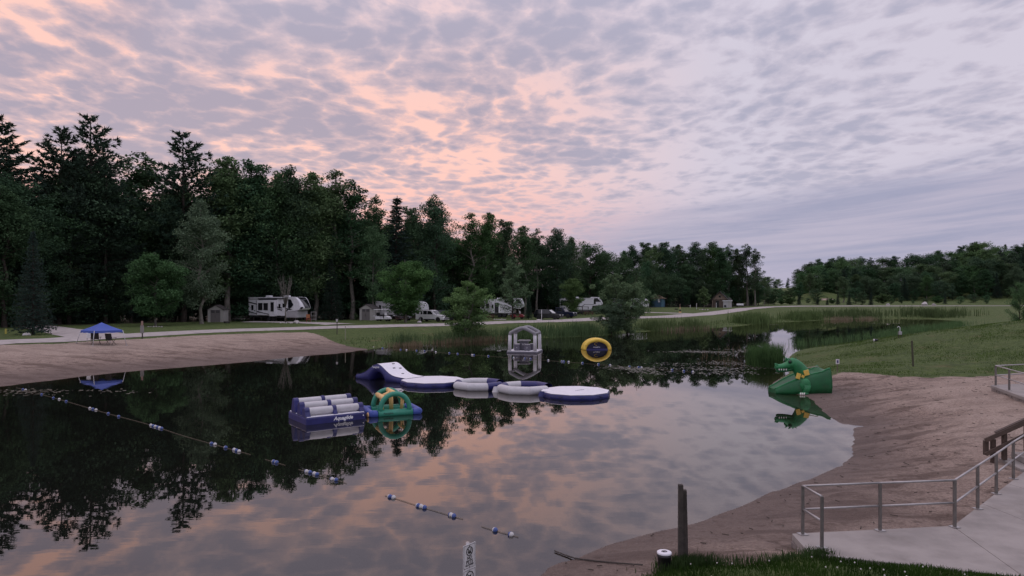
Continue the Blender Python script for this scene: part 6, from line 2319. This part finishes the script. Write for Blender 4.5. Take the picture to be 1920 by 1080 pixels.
# picnic table left of the camper
pt = thing('picnic_table', 'grey picnic table in the shade left of the camper', 'table', site(452, 108), R(-8))
part('table_top', wood_g, pt, lambda b: b.box((0, 0, 0.75), (2.0, 0.75, 0.06)))
for yy in (-0.68, 0.68):
    part('bench', mat('grey_board', (0.16, 0.15, 0.14), 0.8), pt, lambda b: b.box((0, yy, 0.45), (2.0, 0.28, 0.05)))
for xx in (-0.7, 0.7):
    part('leg', wood_g, pt, lambda b: b.tube([(xx, -0.65, 0), (xx, -0.22, 0.73)], 0.045, 6))
    part('leg', wood_g, pt, lambda b: b.tube([(xx, 0.65, 0), (xx, 0.22, 0.73)], 0.045, 6))

rb = mat('red_brown_board', (0.13, 0.055, 0.045), 0.85, var=0.2)
for lab_, px_, Y_ in [('red-brown picnic table in front of the open-door camper', 917, 119), ('red-brown picnic table near the striped camper porch', 1104, 143), ('dark picnic table right of the round maple trunk', 752, 106)]:
    pt = thing('picnic_table', lab_, 'table', site(px_, Y_), R(-8))
    part('table_top', rb, pt, lambda b: b.box((0, 0, 0.75), (2.0, 0.75, 0.06)))
    for yy in (-0.68, 0.68):
        part('bench', rb, pt, lambda b: b.box((0, yy, 0.45), (2.0, 0.28, 0.05)))
    for xx in (-0.7, 0.7):
        part('leg', rb, pt, lambda b: b.tube([(xx, -0.65, 0), (xx, -0.22, 0.73)], 0.045, 6))
        part('leg', rb, pt, lambda b: b.tube([(xx, 0.65, 0), (xx, 0.22, 0.73)], 0.045, 6))
ring_m = mat('fire_ring', (0.05, 0.045, 0.04), 0.8)
for lab_, px_, Y_ in [('dark steel fire ring on the grass by the first shed', 425, 100), ('dark steel fire ring by the far young tree', 1268, 176)]:
    fr2 = thing('fire_ring', lab_, 'fire ring', site(px_, Y_))
    part('ring', ring_m, fr2, lambda b: b.lathe([(0.40, 0.0), (0.42, 0.0), (0.42, 0.28), (0.38, 0.28), (0.38, 0.05), (0.0, 0.05)], n=20))

# ------------------------------------------------------------------ little cabin, kiosk, blue cabin
log_m = mat('cabin_boards', (0.115, 0.085, 0.068), 0.85, var=0.25, scale=3)
gable_m = mat('gable_boards', (0.25, 0.19, 0.145), 0.85, var=0.2, scale=3)
cab = thing('cabin', 'little brown cabin with dark steep roof at the end of the wood', 'cabin', site(1351, 206), R(-28))
part('wall', log_m, cab, lambda b: b.box((-0.2, 2.6, 1.25), (4.4, 5.4, 2.5)))
part('gable', gable_m, cab, lambda b: b.prism([(-2.4, 2.5), (2.0, 2.5), (-0.2, 4.7)], -0.10, 5.3, 'y'))
for s in (-1, 1):
    def rf2(b, s=s):
        e = (-0.2 + s * 2.75, 2.05)
        b.add([(-0.2, -0.7, 4.75), (e[0], -0.7, e[1]), (e[0], 5.7, e[1]), (-0.2, 5.7, 4.75), (-0.2, -0.7, 4.93), (e[0], -0.7, e[1] + 0.18), (e[0], 5.7, e[1] + 0.18), (-0.2, 5.7, 4.93)],
              [(0, 1, 2, 3), (4, 7, 6, 5), (0, 4, 5, 1), (1, 5, 6, 2), (2, 6, 7, 3), (3, 7, 4, 0)])
    part('roof', shed_r, cab, rf2)
part('door', chassis, cab, lambda b: b.box((-0.9, -0.13, 1.05), (0.9, 0.06, 2.0)))
w_ = part('window', glass, cab, lambda b: b.box((-0.2, -0.14, 3.35), (0.6, 0.05, 0.6)))
for xx in (-2.3, 1.9):
    part('porch_post', gable_m, cab, lambda b: b.box((xx, -0.55, 1.15), (0.16, 0.16, 2.3)))
ki = thing('service_hut', 'small grey flat-roofed hut in front of the cabin', 'hut', site(1364, 200), R(-20))
part('wall', rv_g, ki, lambda b: b.box((0, 0, 0.95), (2.3, 1.9, 1.9)))
part('roof', rv_w, ki, lambda b: b.box((0, 0, 2.0), (2.75, 2.3, 0.22)), 0.03)
part('door', shed_w, ki, lambda b: b.box((0.55, -0.96, 0.9), (0.7, 0.04, 1.7)))
part('vent', hole, ki, lambda b: b.box((-0.6, -0.965, 0.45), (0.6, 0.04, 0.6)))
bh = thing('blue_cabin', 'blue walled cabin with tan roof half hidden at the wood edge', 'cabin', site(1235, 196), R(-20))
blue_wall = mat('blue_boards', (0.045, 0.10, 0.155), 0.7, var=0.15)
part('wall', blue_wall, bh, lambda b: b.box((-0.6, 1.5, 1.2), (4.0, 3.0, 2.4)))
part('roof', mat('tan_roof', (0.30, 0.215, 0.155), 0.8), bh, lambda b: b.prism([(-3.0, 2.4), (1.8, 2.4), (-0.2, 3.5), (-1.2, 3.55)], -0.3, 3.3, 'y'))
part('door', rv_w, bh, lambda b: b.box((0.1, -0.02, 1.85), (0.55, 0.05, 1.0)))
part('corner_board', mat('light_blue', (0.09, 0.19, 0.25), 0.7), bh, lambda b: b.box((1.1, -0.03, 1.2), (0.7, 0.06, 2.35)))
bn_ = thing('park_bench', 'pale bench right of the grey hut', 'bench', site(1388, 206), 0)
part('seat', paint_w, bn_, lambda b: b.box((0, 0, 0.48), (2.1, 0.45, 0.08)))
part('backrest', paint_w, bn_, lambda b: b.box((0, 0.22, 0.82), (2.1, 0.06, 0.35)))
for xx in (-0.85, 0.85):
    part('leg', chassis, bn_, lambda b: b.box((xx, 0, 0.22), (0.1, 0.4, 0.44)))

# ------------------------------------------------------------------ blue canopy on the beach, chairs
canopy_m = mat('canopy_blue', (0.055, 0.105, 0.40), 0.7, var=0.06, scale=2)
pole_m = mat('pole_white', (0.55, 0.55, 0.56), 0.4, metal=0.3)
L0, N0, R0 = P3(143.5, 638, 58.8), P3(174, 640.5, 57.4), P3(237.5, 637.2, 59.3)
B0_ = L0 + R0 - N0
cz = lambda v: Vector((v.x, v.y, gz(v.x, v.y)))
feet = [cz(v) for v in (N0, R0, B0_, L0)]
cen = sum(feet, Vector()) / 4
cn = thing('canopy', 'blue pop-up canopy with white slanting legs on the beach', 'canopy', cen)
corners = []
for f in feet:
    c = cen.lerp(f, 0.84)
    c.z = cen.z + 1.22
    corners.append(c - cen)
    part('leg', pole_m, cn, lambda b: b.tube([f - cen + Vector((0, 0, -0.03)), c - cen], 0.028, 6))
    part('foot', pole_m, cn, lambda b: b.box(f - cen + Vector((0, 0, 0.02)), (0.14, 0.14, 0.03)))
apex = Vector((0, 0, 1.90))


def canopy_fn(b):
    for i in range(4):
        A_, B_ = corners[i], corners[(i + 1) % 4]
        rows_ = []
        for r_ in range(6):
            f = r_ / 5
            row = []
            for q in range(9):
                e = A_.lerp(B_, q / 8)
                p = e.lerp(apex, f)
                sag = -0.10 * math.sin(math.pi * f) * (0.4 + 0.6 * math.sin(math.pi * q / 8))
                row.append((p.x, p.y, p.z + sag))
            rows_.append(row)
        b.sheet(rows_)
part('roof', canopy_m, cn, canopy_fn)


def valance(b):
    for i in range(4):
        A_, B_ = corners[i], corners[(i + 1) % 4]
        b.sheet([[tuple(A_.lerp(B_, q / 8) * (1.004 if r_ else 1.0) + Vector((0, 0, -0.20 * r_ + 0.02 * math.sin(q * 2.1) * r_))) for q in range(9)] for r_ in range(2)])
part('valance', canopy_m, cn, valance)
for i in range(4):
    A_ = corners[i]
    part('ridge_pole', pole_m, cn, lambda b: b.tube([A_ * 0.98 + Vector((0, 0, -0.04)), apex + Vector((0, 0, -0.16))], 0.018, 5))


def camp_chair(label, px_, Y, rot):
    o_ = thing('camp_chair', label, 'chair', site(px_, Y), rot)
    part('seat', black, o_, lambda b: b.sheet([[(-0.27 + 0.54 * i / 4, -0.25 + 0.5 * j / 4, 0.44 - 0.05 * math.sin(math.pi * i / 4)) for i in range(5)] for j in range(5)]))
    part('backrest', black, o_, lambda b: b.box((0, 0.31, 0.74), (0.56, 0.035, 0.56), rot=Matrix.Rotation(R(-12), 3, 'X')), 0.015)
    for sx_ in (-0.29, 0.29):
        part('front_leg', black, o_, lambda b: b.tube([(sx_, -0.27, 0), (sx_, 0.25, 0.46)], 0.017, 6))
        part('rear_leg', black, o_, lambda b: b.tube([(sx_, 0.27, 0), (sx_, -0.25, 0.62)], 0.017, 6))
        part('back_post', black, o_, lambda b: b.tube([(sx_, 0.22, 0.42), (sx_, 0.36, 1.02)], 0.017, 6))
        part('armrest', black, o_, lambda b: b.box((sx_ * 1.1, 0.0, 0.64), (0.09, 0.52, 0.03)))
    return o_


camp_chair('left black folding chair under the blue canopy', 180, 58.6, R(195))
camp_chair('right black folding chair under the blue canopy', 208, 58.9, R(172))
tb = thing('white_board', 'white panel leaning beside the left chair under the canopy', 'board', site(166.5, 60.0), 0.1)
part('panel', paint_w, tb, lambda b: b.box((0, 0, 0.66), (0.36, 0.04, 0.56)))
for sx_ in (-0.15, 0.15):
    part('leg', steel, tb, lambda b: b.box((sx_, 0.02, 0.2), (0.03, 0.03, 0.42)))


# ------------------------------------------------------------------ posts, little signs, stones
def signpost(name, label, px_, Y, h_, plates, m_=wood_g, w_=0.09, lean=0.0, cat='sign'):
    o_ = thing(name, label, cat, site(px_, Y) - Vector((0, 0, 0.05)))
    part('post', m_, o_, lambda b: b.box((0, 0, h_ / 2), (w_, w_, h_), rot=Matrix.Rotation(lean, 3, 'Y')), 0.008)
    for (z_, pw, ph, pm) in plates:
        part('plate', pm, o_, lambda b: b.box((0, -w_ / 2 - 0.012, z_), (pw, 0.02, ph)))
    return o_


tan = mat('sign_tan', (0.30, 0.20, 0.16), 0.8)
signpost('notice_post', 'wooden notice post with grey board right of the blue canopy', 267, 65.5, 1.75, [(0.92, 0.36, 0.75, mat('sign_grey', (0.24, 0.23, 0.215), 0.8)), (1.50, 0.2, 0.44, tan)])
signpost('marker_post', 'short yellow marker post at far left', 11, 68, 0.55, [], mat('marker_yellow', (0.55, 0.47, 0.10), 0.6), 0.12, cat='post')
signpost('marker_post', 'dark post with small sign at the beach corner', 632, 79, 1.9, [(1.7, 0.22, 0.3, rv_g)], wood_g, 0.08, cat='post')
signpost('marker_post', 'pale thin stake beside the dark post at the beach corner', 647.5, 74.5, 1.55, [], mat('stake_pale', (0.30, 0.28, 0.22), 0.8), 0.06, cat='post')
signpost('site_marker', 'thin post beside the white car', 787.5, 102, 1.7, [(1.5, 0.12, 0.3, sign_w)], rv_g, 0.06, cat='post')
signpost('site_marker', 'pale pole in front of the black car', 1015.5, 113, 1.9, [], paint_w, 0.08, cat='post')
signpost('site_marker', 'white post with small plate on the far campsite lawn', 1306, 182, 1.7, [(1.45, 0.22, 0.5, sign_w)], paint_w, 0.09, cat='post')
signpost('site_marker', 'short pale post left on the far campsite lawn', 1294, 194, 0.9, [], paint_w, 0.10, cat='post')
signpost('site_marker', 'slim post beside the cabin', 1343, 201, 1.5, [], paint_w, 0.10, cat='post')
signpost('site_marker', 'pole with fluttering black and yellow wind spinner by the spur', 1275, 160, 2.2, [(0.25, 0.6, 0.25, vyellow), (0.6, 0.4, 0.3, black), (1.2, 0.22, 0.2, vyellow)], tan, 0.09, cat='post')
signpost('sapling_stake', 'lone weathered stake on the grassy rise', 1711, 41.2, 1.62, [], mat('stake_mossy', (0.075, 0.072, 0.045), 0.9), 0.085, lean=-0.05, cat='post')
lw = signpost('beach_sign', 'small white rule sign on a stake behind the dragon slide', 1570, 40.2, 0.86, [(0.72, 0.20, 0.28, sign_w)], mat('stake_tan', (0.16, 0.13, 0.10), 0.9), 0.045)
part('pictogram', print_n, lw, lambda b: b.box((0, -0.048, 0.72), (0.09, 0.006, 0.16)))
pd = thing('utility_pedestal', 'grey utility pedestal with white bent pipe on the grassy rise', 'pedestal', site(1687.5, 55.5) - Vector((0, 0, 0.05)))
part('box', rv_g, pd, lambda b: b.box((0, 0, 0.42), (0.22, 0.2, 0.26)), 0.01)
for xx in (-0.1, 0.1):
    part('leg', wood_g, pd, lambda b: b.box((xx, 0, 0.28), (0.04, 0.05, 0.56)))
part('pipe', paint_w, pd, lambda b: b.tube(_cm([(0.02, 0.05, 0.5), (0.03, 0.05, 0.80), (0.0, 0.05, 0.90), (-0.09, 0.05, 0.95), (-0.15, 0.05, 0.90), (-0.16, 0.05, 0.85)], 4), 0.022, 8))
bk = thing('bucket', 'black bucket lying on its side with white lid on the grassy rise', 'bucket', site(1641, 56.5) + Vector((0, 0, 0.11)), 0)
b1 = part('body', black, bk, lambda b: b.lathe([(0.0, 0), (0.10, 0.0), (0.125, 0.28), (0.12, 0.29)], n=16))
b1.rotation_euler = (0, R(-90), 0)
b1.location = (0.2, 0, 0)
b2 = part('lid', paint_w, bk, lambda b: b.lathe([(0.11, 0.0), (0.11, 0.03), (0.0, 0.03)], n=16))
b2.rotation_euler = (0, R(-90), 0)
b2.location = (-0.09, 0, 0)
rock_m = mat('field_stone', (0.30, 0.28, 0.265), 0.9, var=0.25, scale=4, bump=0.5, bscale=8)
rock_w = mat('field_stone_pale', (0.48, 0.45, 0.43), 0.9, var=0.2, scale=4, bump=0.5, bscale=8)


def rock(label, px_, Y, s, m_=rock_m, group=None, flat=0.6):
    p = site(px_, Y)
    bm = bmesh.new()
    bmesh.ops.create_icosphere(bm, subdivisions=2, radius=1.0)
    ph = random.uniform(0, 9)
    for v in bm.verts:
        n_ = 1 + 0.22 * math.sin(3.1 * v.co.x + ph) * math.sin(2.7 * v.co.y + 2 * ph) + 0.10 * math.sin(5 * v.co.z + ph)
        v.co = Vector((v.co.x * s * n_, v.co.y * s * 0.8 * n_, v.co.z * s * flat * n_))
    me = bpy.data.meshes.new('boulder')
    bm.to_mesh(me)
    bm.free()
    o_ = link_mesh('boulder', me, m_)
    o_.location = p + Vector((0, 0, s * flat * 0.45))
    o_.rotation_euler = (0, 0, random.uniform(0, 6))
    tag(o_, label, 'stone', group)
    return o_


ORD = ['first', 'second', 'third', 'fourth', 'fifth', 'sixth', 'seventh', 'eighth', 'ninth', 'tenth', 'eleventh']
for q in range(11):
    rock(ORD[q] + ' small stone from the left in the ring round the bare sapling', 526 + q * 3.4, 99 + 1.4 * math.sin(q * 1.9), random.uniform(0.13, 0.2), random.choice([rock_m, rock_w]), 'stone ring round the sapling')
rock('large pale boulder right of the bare sapling', 556, 99.5, 0.48, rock_w)
rock('whitish boulder on the grass by the far left spruce', 50, 65.5, 0.35, rock_w, flat=0.5)
rock('pale boulder by the thin post beside the white car', 786, 101.5, 0.32, rock_w)
rock('white boulder by the pale pole and black car', 1010, 112.5, 0.40, rock_w, flat=0.5)
rock('pale boulder at the end of the far lane', 1733, 219, 1.1, rock_w, flat=0.7)
rock('grey boulder right of the pale one at the far lane', 1751, 219, 0.7, rock_m)
rock('flat pale stone beside the far lane', 1665, 219, 0.7, rock_w, flat=0.5)
for q in range(7):
    rock(ORD[q] + ' small stone from the left in the row under the grey-green larch', 927 + q * 3.4, 114.5 + 0.3 * math.sin(q * 2), random.uniform(0.13, 0.2), rock_w, 'stone row under the larch')
for q in range(6):
    rock(ORD[q] + ' small stone from the left round the maple by the lane', 278 + q * 5, 85 + 0.5 * math.sin(q * 2), random.uniform(0.12, 0.18), rock_m, 'stones round the maple')
for q in range(4):
    rock(ORD[q] + ' small stone from the left round the young tree near the cabin', 1312 + q * 5, 178, random.uniform(0.2, 0.3), rock_w, 'stones round the young tree')
for px_, Y, sc in [(1016, 114.5, 0.6), (760, 99, 0.5)]:
    pass

# flat print becomes plain mesh
bpy.context.view_layer.update()
dg_ = bpy.context.evaluated_depsgraph_get()
for o_ in [x for x in COL.objects if x.type == 'FONT']:
    me = bpy.data.meshes.new_from_object(o_.evaluated_get(dg_))
    n_ = bpy.data.objects.new('lettering', me)
    COL.objects.link(n_)
    n_.parent = o_.parent
    n_.matrix_local = o_.matrix_local
    old = o_.data
    bpy.data.objects.remove(o_)
    n_.name = 'lettering'
